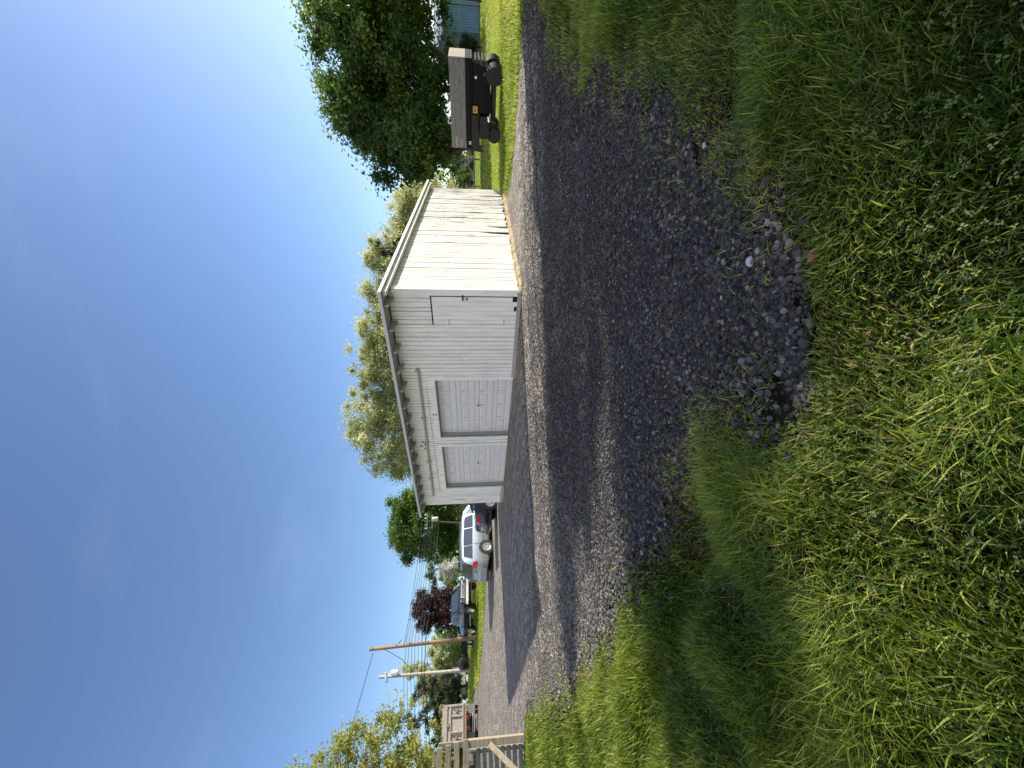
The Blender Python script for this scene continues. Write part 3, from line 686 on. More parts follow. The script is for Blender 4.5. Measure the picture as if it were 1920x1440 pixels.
# roller doors
def roller_door(a, b):
    d = MB(); W = b - a; yb = .15; nS, nP = 4, 4; H = DTOP - .02; sh = H / nS
    for s_ in range(nS):
        z0, z1 = .02 + s_ * sh + .006, .02 + (s_ + 1) * sh - .006
        mg = .06; pw = (W - .10 - mg * (nP + 1)) / nP
        xs = [a]; xx = a + .05
        for p_ in range(nP): xx += mg; xs += [xx]; xx += pw; xs += [xx]
        xs += [b]; zs = [z0, z0 + .115, z1 - .115, z1]
        for ci in range(len(xs) - 1):
            for ri in range(3):
                X_, X2, Z_, Z2 = xs[ci], xs[ci+1], zs[ri], zs[ri+1]
                if ri == 1 and ci % 2 == 1:
                    def ring(i_, dep): return [(X_+i_, yb+dep, Z_+i_), (X2-i_, yb+dep, Z_+i_), (X2-i_, yb+dep, Z2-i_), (X_+i_, yb+dep, Z2-i_)]
                    r0, r1, r2, r3 = ring(0, 0), ring(.012, .022), ring(.035, .022), ring(.06, .004)
                    vv = r0 + r1 + r2 + r3; ff = []
                    for q in range(3):
                        for e in range(4): e2 = (e + 1) % 4; ff.append((q*4+e, q*4+e2, q*4+4+e2, q*4+4+e))
                    ff.append((12, 13, 14, 15)); d.add(vv, ff)
                else: d.add([(X_, yb, Z_), (X2, yb, Z_), (X2, yb, Z2), (X_, yb, Z2)], [(0, 1, 2, 3)])
        for zz in (z0, z1): d.add([(a, yb, zz), (b, yb, zz), (b, yb + .03, zz), (a, yb + .03, zz)], [(0, 1, 2, 3)])
    d.box(a, b, yb + .031, yb + .05, .0, DTOP)
    dr = d.build('roller_door', M['door_paint'], garage)
    h = MB(); mxx = (a + b) / 2 + .03
    h.box(mxx - .045, mxx + .045, yb - .012, yb, .95, .965); h.box(mxx - .006, mxx + .006, yb - .03, yb - .012, .93, .99); h.tube([(mxx, yb - .02, .90), (mxx + .03, yb - .03, .87), (mxx, yb - .02, .845)], .006, 6)
    h.build('handle', M['black'], dr, each=True)
    j = MB(); j.box(a - .002, a + .02, .024, yb, .0, DTOP); j.box(b - .02, b + .002, .024, yb, .0, DTOP); j.box(a, b, .024, yb, DTOP - .02, DTOP + .01)
    j.build('door_jamb', M['jamb'], garage, each=True)
    c_ = MB(); c_.box(a - .12, a - .002, -.046, -.026, .03, DTOP + .12); c_.box(b + .002, b + .12, -.046, -.026, .03, DTOP + .12); c_.box(a - .002, b + .002, -.046, -.026, DTOP + .0, DTOP + .14)
    c_.build('door_casing', M['paint'], garage, bevel=.003, each=True)
for a, b in DOORS: roller_door(a, b)
# boarded side door
sdm = MB(); xx = 8.375
for k in range(6):
    w = (9.105 - 8.375) / 6; z0 = .07 + (0.13 if k == 5 else rw.uniform(0, .03)) + (.06 if k == 3 else 0)
    sdm.box(xx + .003, xx + w - .004, -.028, -.004, z0, 1.985); xx += w
sdo = sdm.build('board_door', M['paint'], garage)
hg = MB(); hg.box(9.02, 9.16, -.052, -.046, 1.29, 1.32); hg.box(9.04, 9.075, -.06, -.03, 1.20, 1.235)
hg.build('latch', M['black'], sdo, each=True)
hg = MB(); hg.box(8.37, 8.52, -.036, -.028, 1.62, 1.64); hg.box(8.37, 8.52, -.036, -.028, .36, .38); hg.build('hinge', M['rafter'], sdo, each=True)
tp = MB(); tp.box(8.36, 9.12, -.034, -.024, 1.985, 2.012); tp.box(9.106, 9.122, -.030, -.02, .1, 2.0); tp.build('door_gap', M['dark'], garage, each=True)
# old sliding-door track, a number over each door, odd fittings
tk = MB(); tk.beam((.72, -.055, 2.60), (6.92, -.055, 2.49), .05, .055); tk.beam((6.93, -.05, 2.47), (6.98, -.05, 2.55), .06, .10)
for xk in (1.9, 2.9, 3.95, 5.1): tk.box(xk - .02, xk + .02, -.08, -.03, 2.60 - (xk - .72) * .0177 - .06, 2.60 - (xk - .72) * .0177 + .07)
tk.build('door_track', M['rafter'], garage, bevel=.004, each=True)
lg = MB(); lg.box(.9, 6.3, -.030, -.022, 2.335, 2.345); lg.build('board_seam', M['jamb'], garage)
ft2 = MB()
for (a, z) in ((3.75, 2.72), (3.62, 2.62), (3.82, 2.60), (3.95, 2.66)): ft2.box(a - .02, a + .02, -.05, -.02, z - .02, z + .02)
ft2.build('bracket', M['black'], garage, each=True)
pt = MB(); pt.box(.22, .34, -.05, -.026, 1.48, 1.98); pt.box(.3, .55, -.05, -.026, .06, .2); pt.build('patch_board', M['paint'], garage, bevel=.003, each=True)
def number(txt, x, z, h):
    cu = bpy.data.curves.new('digit', 'FONT'); cu.body = txt; cu.size = h; cu.extrude = .003; cu.align_x = 'CENTER'
    tmp = bpy.data.objects.new('tmp', cu); col.objects.link(tmp); dg = bpy.context.evaluated_depsgraph_get()
    me = bpy.data.meshes.new_from_object(tmp.evaluated_get(dg)); bpy.data.objects.remove(tmp)
    me.materials.clear(); me.materials.append(M['black'])
    o = bpy.data.objects.new('door_number', me); col.objects.link(o); o.parent = garage; o.location = (x, -.05, z); o.rotation_euler = (pi / 2, 0, 0)
number('2', 5.24, 2.15, .17); number('1', 2.1, 2.17, .12)

# ------------------------------------------------------------------ vehicles
def section(st):
    """half cross-section of a car at one station, bottom centre to top centre"""
    x, hw, zb, zbelt, hr, zr = st
    zm = zb + (zbelt - zb) * .45
    return [(x, 0, zb), (x, hw * .90, zb), (x, hw * .985, zb + .12 * (zbelt - zb)), (x, hw, zm), (x, hw * .975, zbelt), (x, hr + (hw * .975 - hr) * .12, zr - .12 * (zr - zbelt)), (x, hr * .86, zr), (x, 0, zr + .02)]
def car_shell(mb, sts):
    rows = []
    for st in sts:
        h = section(st); rows.append(h + [(p[0], -p[1], p[2]) for p in h[-2:0:-1]])
    n = len(rows[0]); v = [p for r_ in rows for p in r_]; f = []
    for i in range(len(rows) - 1):
        for k in range(n): k2 = (k + 1) % n; f.append((i*n+k, (i+1)*n+k, (i+1)*n+k2, i*n+k2))
    f.append(tuple(range(n))); f.append(tuple((len(rows)-1)*n + k for k in range(n))[::-1])
    mb.add(v, f)
def interp_st(sts, x):
    xs = [s[0] for s in sts]
    return [x] + [float(np.interp(x, xs, [s[j] for s in sts])) for j in range(1, 6)]
def side_glass(mb, sts, xs_lo, xs_hi, side, t0=.08, t1=.86, n=8):
    """a pane following the side of the cabin, edges xs_lo (front/rear at the belt) and xs_hi (at the roof)"""
    rows = []
    for i in range(n + 1):
        u = i / n; lo = xs_lo[0] + (xs_lo[1] - xs_lo[0]) * u; hi = xs_hi[0] + (xs_hi[1] - xs_hi[0]) * u
        for (x, t) in ((lo, t0), (hi, t1)):
            _, hw, zb, zbelt, hr, zr = interp_st(sts, x)
            y = hw * .975 + (hr + (hw * .975 - hr) * .12 - hw * .975) * t; z = zbelt + (zr - .12 * (zr - zbelt) - zbelt) * t
            rows.append((x, side * (y + .008), z))
    mb.add(rows, [(2*i, 2*i+2, 2*i+3, 2*i+1) for i in range(n)])
def wheel(parent, x, y, r, w, side, spokes=5, rim=None):
    t_ = MB(); t_.lathe((x, y, r), (0, side, 0), [(0, r*.62), (0, r*.93), (w*.12, r), (w*.88, r), (w, r*.93), (w, r*.62)], 24)
    tyre = t_.build('tyre', M['rubber'], parent, True)
    h = MB(); h.lathe((x, y, r), (0, side, 0), [(w*.9, r*.60), (w*1.0, r*.66), (w*1.06, r*.62), (w*1.03, r*.56), (w*1.02, .06), (w*1.08, .05), (w*1.08, .001)], 24)
    rm = h.build('rim', rim or M['alloy'], tyre, True)
    k_ = MB()
    for k in range(spokes):
        a = 2 * pi * k / spokes + .3; k_.lathe((x + cos(a) * r * .40, y + side * w * 1.02, r + sin(a) * r * .40), (0, side, 0), [(0, r*.11), (w*.03, r*.11)], 5)
    k_.build('rim_hole', M['black'], rm, each=True)
def arch(mb, x, y, r, side, w=.02): mb.lathe((x, y, r * .80 / .80), (0, side, 0), [(0, r), (w, r * .995)], 28)

def minivan(name, label, loc, rz):
    t_ = empty(name, loc, rz); tag(t_, label, 'van')
    S = [(0.0, .80, .42, .66, .78, .70), (.03, .88, .36, .80, .84, .86), (.10, .93, .32, 1.02, .88, 1.12), (.22, .95, .28, 1.06, .82, 1.40), (.36, .955, .26, 1.06, .77, 1.62), (.60, .96, .24, 1.05, .74, 1.72), (1.6, .96, .22, 1.05, .74, 1.765),
         (2.8, .96, .22, 1.03, .74, 1.75), (3.35, .96, .22, 1.02, .72, 1.66), (4.05, .955, .22, .98, .72, 1.18), (4.25, .95, .22, .92, .74, 1.06), (4.8, .90, .24, .78, .70, .90), (5.05, .82, .30, .62, .62, .70), (5.12, .70, .36, .50, .55, .56)]
    b = MB(); car_shell(b, S); body = b.build('body', M['silver'], t_, True)
    for sd_ in (-1, 1):
        g = MB(); side_glass(g, S, (.42, 1.18), (.62, 1.18), sd_); side_glass(g, S, (1.22, 2.20), (1.22, 2.20), sd_); side_glass(g, S, (2.26, 3.05), (2.26, 2.98), sd_)
        g.build('side_window', M['glass'], t_, each=True)
        q = MB(); side_glass(q, S, (3.12, 3.86), (3.10, 3.42), sd_, .08, .80); q.build('front_quarter_window', M['glass_clear'], t_)
        l_ = MB()
        l_.add([(.02+.0, sd_*.70, .84), (.05, sd_*.925, .84), (.28, sd_*.968, .86), (.20, sd_*.962, 1.08), (.09, sd_*.93, 1.10), (.075, sd_*.74, 1.08)], [(0,1,4,5), (1,2,3,4)])
        tl = l_.build('tail_light', M['red_lens'], t_, each=True)
        sf = tl.modifiers.new('thickness', 'SOLIDIFY'); sf.thickness = .03; sf.offset = 0
        tr = MB(); tr.box(1.0, 4.1, sd_ * .955 - .012, sd_ * .955 + .012, .50, .53); tr.build('side_moulding', M['dark_trim'], t_)
        ar = MB(); ar.lathe((1.02, sd_ * .90, .36), (0, sd_, 0), [(0, .395), (.068, .395)], 28); ar.lathe((4.02, sd_ * .90, .36), (0, sd_, 0), [(0, .395), (.068, .395)], 28); ar.build('wheel_arch', M['black'], t_, each=True)
        wheel(t_, 1.02, sd_ * .76, .335, .215, sd_); wheel(t_, 4.02, sd_ * .76, .335, .215, sd_)
        mr = MB(); mr.lathe((3.75, sd_ * 1.02, 1.10), (1, 0, 0), [(0, .04), (.02, .09), (.10, .08), (.14, .03)], 10); mr.build('door_mirror', M['silver'], t_, True, each=True)
        rr = MB(); rr.tube([(.7, sd_ * .62, 1.79), (1.6, sd_ * .62, 1.83), (2.8, sd_ * .62, 1.81)], .015, 6); rr.build('roof_rail', M['dark_trim'], t_)
        sl_ = MB(); sl_.box(1.25, 1.262, sd_ * .962 - .004, sd_ * .962 + .004, .45, 1.05); sl_.box(2.22, 2.232, sd_ * .963 - .004, sd_ * .963 + .004, .40, 1.04); sl_.build('door_seam', M['dark_trim'], t_, each=True)
    rg = MB(); rg.add([(.075, -.80, 1.12), (.075, .80, 1.12), (.355, .66, 1.645), (.355, -.66, 1.645)], [(0,1,2,3)])
    o = rg.build('rear_window', M['glass'], t_); sf = o.modifiers.new('thickness', 'SOLIDIFY'); sf.thickness = .05; sf.offset = 0
    p = MB(); p.box(-.005, .03, -.28, .28, .86, 1.0); p.build('licence_plate', M['plate'], t_)
    bp = MB(); bp.box(-.05, .08, -.82, .82, .34, .62); bp.build('rear_bumper', M['silver'], t_, bevel=.04)
    sk = MB(); sk.box(-.045, .2, -.62, .62, .26, .36); sk.tube([(.05, -.55, .28), (-.10, -.55, .28)], .03, 8); sk.build('bumper_skirt', M['black'], t_, each=True)
    ws = MB(); ws.add([(4.06, -.70, 1.20), (4.06, .70, 1.20), (3.38, .62, 1.665), (3.38, -.62, 1.665)], [(0,1,2,3)]); o = ws.build('windscreen', M['glass_clear'], t_)
    sf = o.modifiers.new('thickness', 'SOLIDIFY'); sf.thickness = .05; sf.offset = 0
    return t_

def sedan(name, label, loc, rz):
    t_ = empty(name, loc, rz); tag(t_, label, 'car')
    S = [(0, .74, .42, .60, .70, .66), (.05, .84, .34, .80, .80, .84), (.14, .88, .28, .97, .82, 1.02), (.75, .90, .22, 1.0, .80, 1.08), (.95, .90, .22, 1.0, .76, 1.12), (1.6, .90, .20, .99, .62, 1.42), (2.4, .90, .20, .98, .62, 1.45), (2.9, .90, .20, .96, .62, 1.38),
         (3.6, .90, .20, .94, .74, 1.02), (4.5, .85, .24, .80, .70, .86), (4.8, .70, .34, .55, .58, .60)]
    b = MB(); car_shell(b, S); b.build('body', M['dark_blue'], t_, True)
    for sd_ in (-1, 1):
        g = MB(); side_glass(g, S, (1.10, 2.2), (1.60, 2.2), sd_); side_glass(g, S, (2.26, 3.40), (2.26, 2.9), sd_); g.build('side_window', M['glass'], t_, each=True)
        l_ = MB(); l_.add([(.01, sd_*.44, .80), (.055, sd_*.852, .80), (.34, sd_*.905, .80), (.30, sd_*.90, .94), (.125, sd_*.885, .95), (.095, sd_*.44, .95)], [(0,1,4,5), (1,2,3,4)])
        o = l_.build('tail_light', M['red_lens'], t_, each=True); sf = o.modifiers.new('thickness', 'SOLIDIFY'); sf.thickness = .04; sf.offset = 0
        c_ = MB(); c_.tube([(.10, sd_*.46, .962), (.135, sd_*.885, .962), (.32, sd_*.905, .955)], .011, 6); c_.build('chrome_strip', M['chrome'], t_)
        ar = MB(); ar.lathe((.98, sd_ * .84, .34), (0, sd_, 0), [(0, .37), (.068, .37)], 28); ar.lathe((3.75, sd_ * .84, .34), (0, sd_, 0), [(0, .37), (.068, .37)], 28); ar.build('wheel_arch', M['black'], t_, each=True)
        wheel(t_, .98, sd_ * .72, .315, .20, sd_); wheel(t_, 3.75, sd_ * .72, .315, .20, sd_)
    rg = MB(); rg.add([(.98, -.72, 1.135), (.98, .72, 1.135), (1.58, .58, 1.425), (1.58, -.58, 1.425)], [(0,1,2,3)]); o = rg.build('rear_window', M['glass'], t_)
    sf = o.modifiers.new('thickness', 'SOLIDIFY'); sf.thickness = .05; sf.offset = 0
    p = MB(); p.box(-.012, .05, -.27, .27, .62, .76); p.build('licence_plate', M['plate'], t_)
    bp = MB(); bp.box(-.06, .10, -.80, .80, .34, .58); bp.build('rear_bumper', M['dark_blue'], t_, bevel=.05)
    m_ = MB(); m_.box(-.068, -.055, -.78, .78, .44, .462); m_.build('bumper_strip', M['dark_trim'], t_)
    return t_

def pickup(name, label, loc, rz):
    """heading +x; lifted truck with a tall chrome nose, cab and short bed"""
    t_ = empty(name, loc, rz); tag(t_, label, 'truck')
    S = [(.0, .86, .78, 1.18, .84, 1.22), (.08, .95, .72, 1.32, .90, 1.36), (1.62, .96, .66, 1.36, .92, 1.40)]
    bd = MB(); car_shell(bd, S); bd.build('cargo_bed', M['blue'], t_, True)
    C = [(1.68, .96, .62, 1.36, .74, 1.40), (1.72, .97, .62, 1.36, .74, 1.98), (2.2, .97, .60, 1.36, .74, 2.06), (3.35, .97, .60, 1.36, .74, 2.04), (3.55, .97, .60, 1.36, .74, 1.94), (4.15, .97, .60, 1.34, .82, 1.42), (4.3, .96, .60, 1.30, .84, 1.40), (5.2, .95, .62, 1.22, .82, 1.34), (5.42, .90, .66, 1.16, .80, 1.26), (5.5, .86, .70, 1.10, .78, 1.18)]
    cb_ = MB(); car_shell(cb_, C); cb_.build('cab', M['blue'], t_, True)
    for sd_ in (-1, 1):
        g = MB(); side_glass(g, C, (1.84, 2.62), (1.84, 2.62), sd_); side_glass(g, C, (2.70, 3.72), (2.70, 3.40), sd_); g.build('side_window', M['glass'], t_, each=True)
        lo = MB(); lo.add([(.05, sd_*.958, .74), (5.3, sd_*.962, .66), (5.3, sd_*.965, .98), (.05, sd_*.963, 1.02)], [(0,1,2,3)]); o = lo.build('lower_body_stripe', M['black_steel'], t_)
        sf = o.modifiers.new('thickness', 'SOLIDIFY'); sf.thickness = .03; sf.offset = 0
        l_ = MB(); l_.box(5.36, 5.50, sd_ * .70 - .14, sd_ * .70 + .17, 1.02, 1.2); l_.build('headlight', M['clear_lens'], t_, bevel=.03)
        ar = MB(); ar.lathe((1.0, sd_ * .90, .52), (0, sd_, 0), [(0, .52), (.085, .52)], 28); ar.lathe((4.5, sd_ * .90, .52), (0, sd_, 0), [(0, .52), (.085, .52)], 28); ar.build('wheel_arch', M['black'], t_, each=True)
        wheel(t_, 1.0, sd_ * .74, .44, .27, sd_, 6, M['chrome']); wheel(t_, 4.5, sd_ * .74, .44, .27, sd_, 6, M['chrome'])
        mr = MB(); mr.box(3.55, 3.66, sd_ * 1.16 - .10, sd_ * 1.16 + .10, 1.38, 1.66); mr.tube([(3.6, sd_ * .95, 1.42), (3.6, sd_ * 1.1, 1.46)], .02, 6); mr.build('door_mirror', M['black'], t_, bevel=.02, each=True)
        st_ = MB(); st_.tube([(1.9, sd_ * 1.0, .50), (3.9, sd_ * 1.0, .50)], .045, 8); st_.build('side_step', M['chrome'], t_)
        ex = MB(); ex.tube([(1.55, sd_ * .55, 1.3), (1.55, sd_ * .55, 2.0), (1.42, sd_ * .55, 2.22)], .06, 8); ex.build('exhaust_stack', M['chrome'], t_, each=True)
    gr = MB(); gr.box(5.50, 5.56, -.56, .56, .86, 1.20); gr.build('grille', M['chrome'], t_, bevel=.03)
    gs = MB()
    for zz in (.90, .985, 1.07): gs.box(5.555, 5.572, -.50, .50, zz, zz + .062)
    gs.build('grille_opening', M['black'], t_, each=True)
    bm = MB(); bm.box(5.42, 5.66, -.98, .98, .58, .80); bm.build('front_bumper', M['chrome'], t_, bevel=.04)
    pl = MB(); pl.box(5.66, 5.672, -.20, .20, .64, .76); pl.build('licence_plate', M['plate'], t_)
    un = MB(); un.box(.3, 5.3, -.55, .55, .42, .66); un.box(5.0, 5.4, -.7, .7, .36, .58); un.build('underbody', M['black'], t_, each=True)
    ws = MB(); ws.add([(4.16, -.80, 1.45), (4.16, .80, 1.45), (3.57, .68, 1.94), (3.57, -.68, 1.94)], [(0,1,2,3)]); o = ws.build('windscreen', M['glass'], t_)
    sf = o.modifiers.new('thickness', 'SOLIDIFY'); sf.thickness = .06; sf.offset = 0
    return t_

def tz(x, y): return float(terrain0(x, y))
minivan('minivan', 'silver minivan parked at the left end of the garage with dark tinted windows', (-10.05, 20.35, tz(-9, 20.9) + .0), R(52))
sedan('sedan', 'dark blue sedan with a long red tail light half hidden behind the garage corner', (-6.95, 18.55, tz(-6, 19)), R(36))
pickup('pickup_truck', 'blue pickup truck with a tall chrome grille parked on the grass below the purple tree', (-20.5, 33.2, 1.03), R(-35))

# flat trailer and black tank on the grass behind the first pole
p1 = (-24.5, 35.4)
tr_ = empty('flat_trailer', (-24.9, 37.4, tz(-24.5, 37.2) - .05), R(-33)); tag(tr_, 'low black flat trailer standing on the grass behind the brown pole', 'trailer')
q = MB(); q.box(0, 3.6, -.95, .95, .55, .68); q.build('deck', M['black_steel'], tr_)
q = MB(); q.box(0, 3.6, -.98, -.94, .68, 1.05); q.box(0, 3.6, .94, .98, .68, 1.05); q.box(-.02, .02, -.94, .94, .68, 1.05); q.build('side_rail', M['black_steel'], tr_, each=True)
for sd_ in (-1, 1): wheel(tr_, 1.5, sd_ * .78, .33, .2, sd_); wheel(tr_, 2.3, sd_ * .78, .33, .2, sd_)
q = MB(); q.beam((3.6, -.5, .58), (4.7, 0, .5), .08, .1); q.beam((3.6, .5, .58), (4.7, 0, .5), .08, .1); q.build('drawbar', M['black'], tr_, each=True)
tk_ = empty('water_tank', (-28.3, 39.2, tz(-28.3, 39.2) + .25), R(-35)); tag(tk_, 'small black water tank lying on its side between the two poles', 'tank')
q = MB(); q.lathe((-.75, 0, .45), (1, 0, 0), [(0, .10), (.03, .36), (.12, .44), (1.35, .44), (1.46, .36), (1.5, .10)], 20); q.build('tank_body', M['black'], tk_, True)
q = MB(); q.box(-.6, -.5, -.4, .4, -.25, .12); q.box(.5, .6, -.4, .4, -.25, .12); q.build('cradle', M['black_steel'], tk_, each=True)
q = MB(); q.lathe((0, 0, .86), (0, 0, 1), [(0, .12), (.06, .12), (.08, .08)], 12); q.build('filler_cap', M['dark_trim'], tk_)

# dump truck seen from behind
dt = empty('dump_truck', (-23.35, 26.75, tz(-23.3, 27) - .02), R(131 - 180)); tag(dt, 'dump truck standing tail on at the left with a rusty tan ribbed tailgate', 'truck')
# local: the tail faces +x, the cab is at -x
W_ = 1.05
q = MB(); q.box(-3.6, -.06, -W_, W_, 1.0, 1.12); q.box(-3.6, -.06, -W_, -W_ + .06, 1.12, 2.42); q.box(-3.6, -.06, W_ - .06, W_, 1.12, 2.42); q.box(-3.66, -3.6, -W_, W_, 1.0, 2.75); q.build('dump_body', M['dump_steel'], dt, bevel=.01)
q = MB(); q.box(-3.6, -.06, -W_ + .005, -W_ + .05, 2.42, 2.66); q.box(-3.6, -.06, W_ - .05, W_ - .005, 2.42, 2.66); q.build('side_board', M['black_steel'], dt, each=True)
q = MB(); q.box(-.05, 0, -W_ + .02, W_ - .02, 1.05, 2.40); tg = q.build('tailgate', M['dump_steel'], dt)
q = MB()
for (a, b, c, d) in ((-W_, -W_ + .12, 1.0, 2.44), (W_ - .12, W_, 1.0, 2.44), (-.47, -.37, 1.1, 1.95), (.37, .47, 1.1, 1.95)): q.box(.0, .07, a, b, c, d)
q.box(.0, .09, -W_ + .125, W_ - .125, 1.90, 2.0); q.box(0, .08, -W_ + .125, W_ - .125, 2.16, 2.36); q.box(0, .05, -W_ + .125, W_ - .125, 1.04, 1.14)
q.build('rib', M['dump_steel'], tg, bevel=.012, each=True)
q = MB()
for s_ in (-1, 1):
    q.tube([(.05, s_ * .55, 1.2), (.05, s_ * .55, 1.86)], .02, 6); q.tube([(.05, s_ * .72, 1.2), (.05, s_ * .86, 1.82)], .02, 6); q.tube([(.06, s_ * .52, 1.52), (.06, s_ * .90, 1.52)], .02, 6); q.box(.03, .10, s_ * .7 - .06, s_ * .7 + .06, 1.44, 1.60)
q.box(.08, .13, -.12, .04, 2.0, 2.2)
q.build('latch_rod', M['rust'], tg, each=True)
q = MB(); q.box(-.20, .10, -W_ - .03, W_ + .03, .84, .98); q.build('rear_beam', M['rust'], dt, bevel=.01)
q = MB(); q.tube([(.02, W_ - .05, 2.42), (.02, W_ - .05, 2.68), (-.2, W_ - .05, 2.74)], .03, 6); q.tube([(.02, W_ - .05, 2.70), (.02, W_ - .45, 2.74)], .03, 6); q.build('tarp_bracket', M['rust'], dt, each=True)
q = MB(); q.box(-6.2, -.1, -.42, -.30, .62, .84); q.box(-6.2, -.1, .30, .42, .62, .84); q.build('chassis', M['black'], dt, each=True)
q = MB(); q.tube([(-1.3, -.85, .46), (-1.3, .85, .46)], .09, 10); q.lathe((-1.42, 0, .46), (1, 0, 0), [(0, .08), (.05, .2), (.2, .22), (.3, .12)], 14); q.build('rear_axle', M['black'], dt, each=True)
for s_ in (-1, 1):
    q = MB(); q.box(-.72, -.70, s_ * .75 - .27, s_ * .75 + .27, .26, .80); q.build('mud_flap', M['flap'], dt)
    q = MB()
    for o_ in (.56, .83): q.lathe((-1.3, s_ * o_ - .11, .46), (0, 1, 0), [(0, .28), (0, .43), (.03, .46), (.19, .46), (.22, .43), (.22, .28)], 24)
    q.build('dual_tyre', M['rubber'], dt, True, each=True)
    wheel(dt, -5.4, s_ * .72, .46, .25, s_, 6, M['white_plastic'])
    q = MB(); q.lathe((.0, s_ * .22, .74), (1, 0, 0), [(0, .05), (.03, .05)], 12); q.lathe((.0, s_ * .34, .74), (1, 0, 0), [(0, .05), (.03, .05)], 12); q.build('tail_light', M['red_lens'], dt, each=True)
q = MB(); q.tube([(-.3, -.5, .42), (-.3, .5, .42)], .035, 8); q.tube([(-.25, -.5, .30), (-.25, .45, .30)], .02, 8); q.build('spreader_bar', M['galv'], dt, each=True)
q = MB(); q.box(-.25, .0, -.5, .5, .60, .84); q.build('hitch_plate', M['black'], dt)
Cc = [(-6.9, .80, .70, 1.0, .78, 1.1), (-6.8, .92, .62, 1.2, .82, 1.30), (-5.75, .98, .60, 1.35, .86, 1.45), (-5.4, .98, .60, 1.4, .80, 2.2), (-5.1, .98, .60, 1.4, .78, 2.42), (-4.1, .98, .60, 1.4, .78, 2.42), (-4.05, .96, .60, 1.4, .76, 2.36)]
q = MB(); car_shell(q, Cc); q.build('cab', M['white_plastic'], dt, True)
for s_ in (-1, 1):
    q = MB(); side_glass(q, Cc, (-5.55, -4.3), (-5.2, -4.3), s_); q.build('side_window', M['glass'], dt, each=True)

# ------------------------------------------------------------------ hopper machine on the lawn
hp = empty('road_paver', (8.72, 14.19, tz(8, 13) + .0), R(-49)); tag(hp, 'black wheeled paving machine with grey wooden sideboards round its hopper on the lawn', 'machine')
D_ = 1.35
q = MB()
for k in range(3): q.box(0.0, 2.36, -.035, .0, 1.20 + k * .168, 1.20 + k * .168 + (.154 if k != 1 else .150))
q.build('sideboard', M['grey_wood'], hp, bevel=.008)
q = MB()
for k in range(3): q.box(0.0, 2.36, D_, D_ + .035, 1.20 + k * .168, 1.20 + k * .168 + .162)
q.build('sideboard', M['grey_wood'], hp, bevel=.008)
q = MB(); q.box(2.365, 2.40, -.02, D_ + .02, 1.19, 1.70); q.build('end_board', M['end_wood'], hp, bevel=.008)
q = MB(); q.box(-.04, -.005, -.02, D_ + .02, 1.19, 1.70); q.build('end_board', M['grey_wood'], hp, bevel=.008)
q = MB(); q.box(-.03, 2.39, -.05, D_ + .05, 1.03, 1.19); q.box(-.03, 2.39, -.03, D_ + .03, .97, 1.03); q.build('hopper_rim', M['black_steel'], hp, bevel=.015, each=True)
q = MB(); q.add([(.95, .0, .97), (2.3, .0, .97), (2.15, .02, .45), (1.0, .02, .32), (.95, D_, .97), (2.3, D_, .97), (2.15, D_, .45), (1.0, D_, .32)], [(3,2,1,0),(4,5,6,7),(0,1,5,4),(1,2,6,5),(2,3,7,6),(3,0,4,7)]); q.build('hopper', M['black_steel'], hp, bevel=.02)
q = MB()
for k in range(4): q.box(2.30, 2.345, .05, D_ - .05, .52 + k * .11, .56 + k * .11)
q.beam((2.33, .04, .98), (2.33, .04, .44), .05, .05); q.build('end_grate', M['black'], hp, each=True)
q = MB(); q.add([(.02, -.06, 1.0), (.96, -.06, 1.0), (.96, -.06, .80), (.5, -.06, .74), (.02, -.06, .74), (.02, D_, 1.0), (.96, D_, 1.0), (.96, D_, .80), (.5, D_, .74), (.02, D_, .74)],
              [(4,3,2,1,0), (5,6,7,8,9), (0,1,6,5), (1,2,7,6), (2,3,8,7), (3,4,9,8), (4,0,5,9)]); q.build('engine_cover', M['brown_steel'], hp, bevel=.02)
q = MB(); q.box(.28, .92, -.09, D_ - .1, .40, .735); q.box(.36, .42, -.10, -.09, .42, .70); q.box(.60, .66, -.10, -.09, .42, .70); q.build('engine_panel', M['brown_steel'], hp, bevel=.015, each=True)
q = MB(); q.add([(-.14, -.02, .72), (.015, -.02, .72), (.015, -.02, 1.0), (-.10, -.02, 1.0), (-.14, D_, .72), (.015, D_, .72), (.015, D_, 1.0), (-.10, D_, 1.0)], [(3,2,1,0),(4,5,6,7),(0,1,5,4),(1,2,6,5),(2,3,7,6),(3,0,4,7)]); q.build('tail_plate', M['brown_steel'], hp)
q = MB(); q.box(1.0, 1.2, -.06, .1, .80, .96); q.build('yellow_box', M['yellow'], hp, bevel=.012)
q = MB(); q.box(.25, 1.85, .05, .13, .20, .32); q.box(.25, 1.85, D_ - .13, D_ - .05, .20, .32); q.build('chassis_bar', M['black'], hp, each=True)
q = MB(); q.lathe((.86, -.20, .42), (0, 1, 0), [(0, .03), (.02, .06), (.06, .06), (.12, .03)], 12); q.lathe((.93, -.16, .46), (0, 1, 0), [(0, .03), (.08, .03)], 8); q.build('hydraulic_fitting', M['chrome'], hp, True, each=True)
q = MB(); q.tube([(.86, -.12, .40), (.80, -.14, .2), (.78, -.12, .12)], .05, 8); q.tube([(1.22, -.03, .84), (1.10, -.08, .66), (1.0, -.06, .50)], .009, 6); q.tube([(1.22, -.04, .86), (1.05, -.08, .92)], .012, 6); q.build('lever', M['black'], hp, each=True)
q = MB(); q.lathe((1.93, -.012, .86), (0, -1, 0), [(0, .04), (.012, .04)], 14); q.build('reflector', M['white_plastic'], hp)
q = MB(); q.box(2.10, 2.30, -.02, .03, 1.05, 1.12); q.box(.10, .13, -.065, -.05, 1.02, 1.10); q.box(.16, .19, -.065, -.05, 1.02, 1.10); q.build('rim_clamp', M['galv'], hp, each=True)
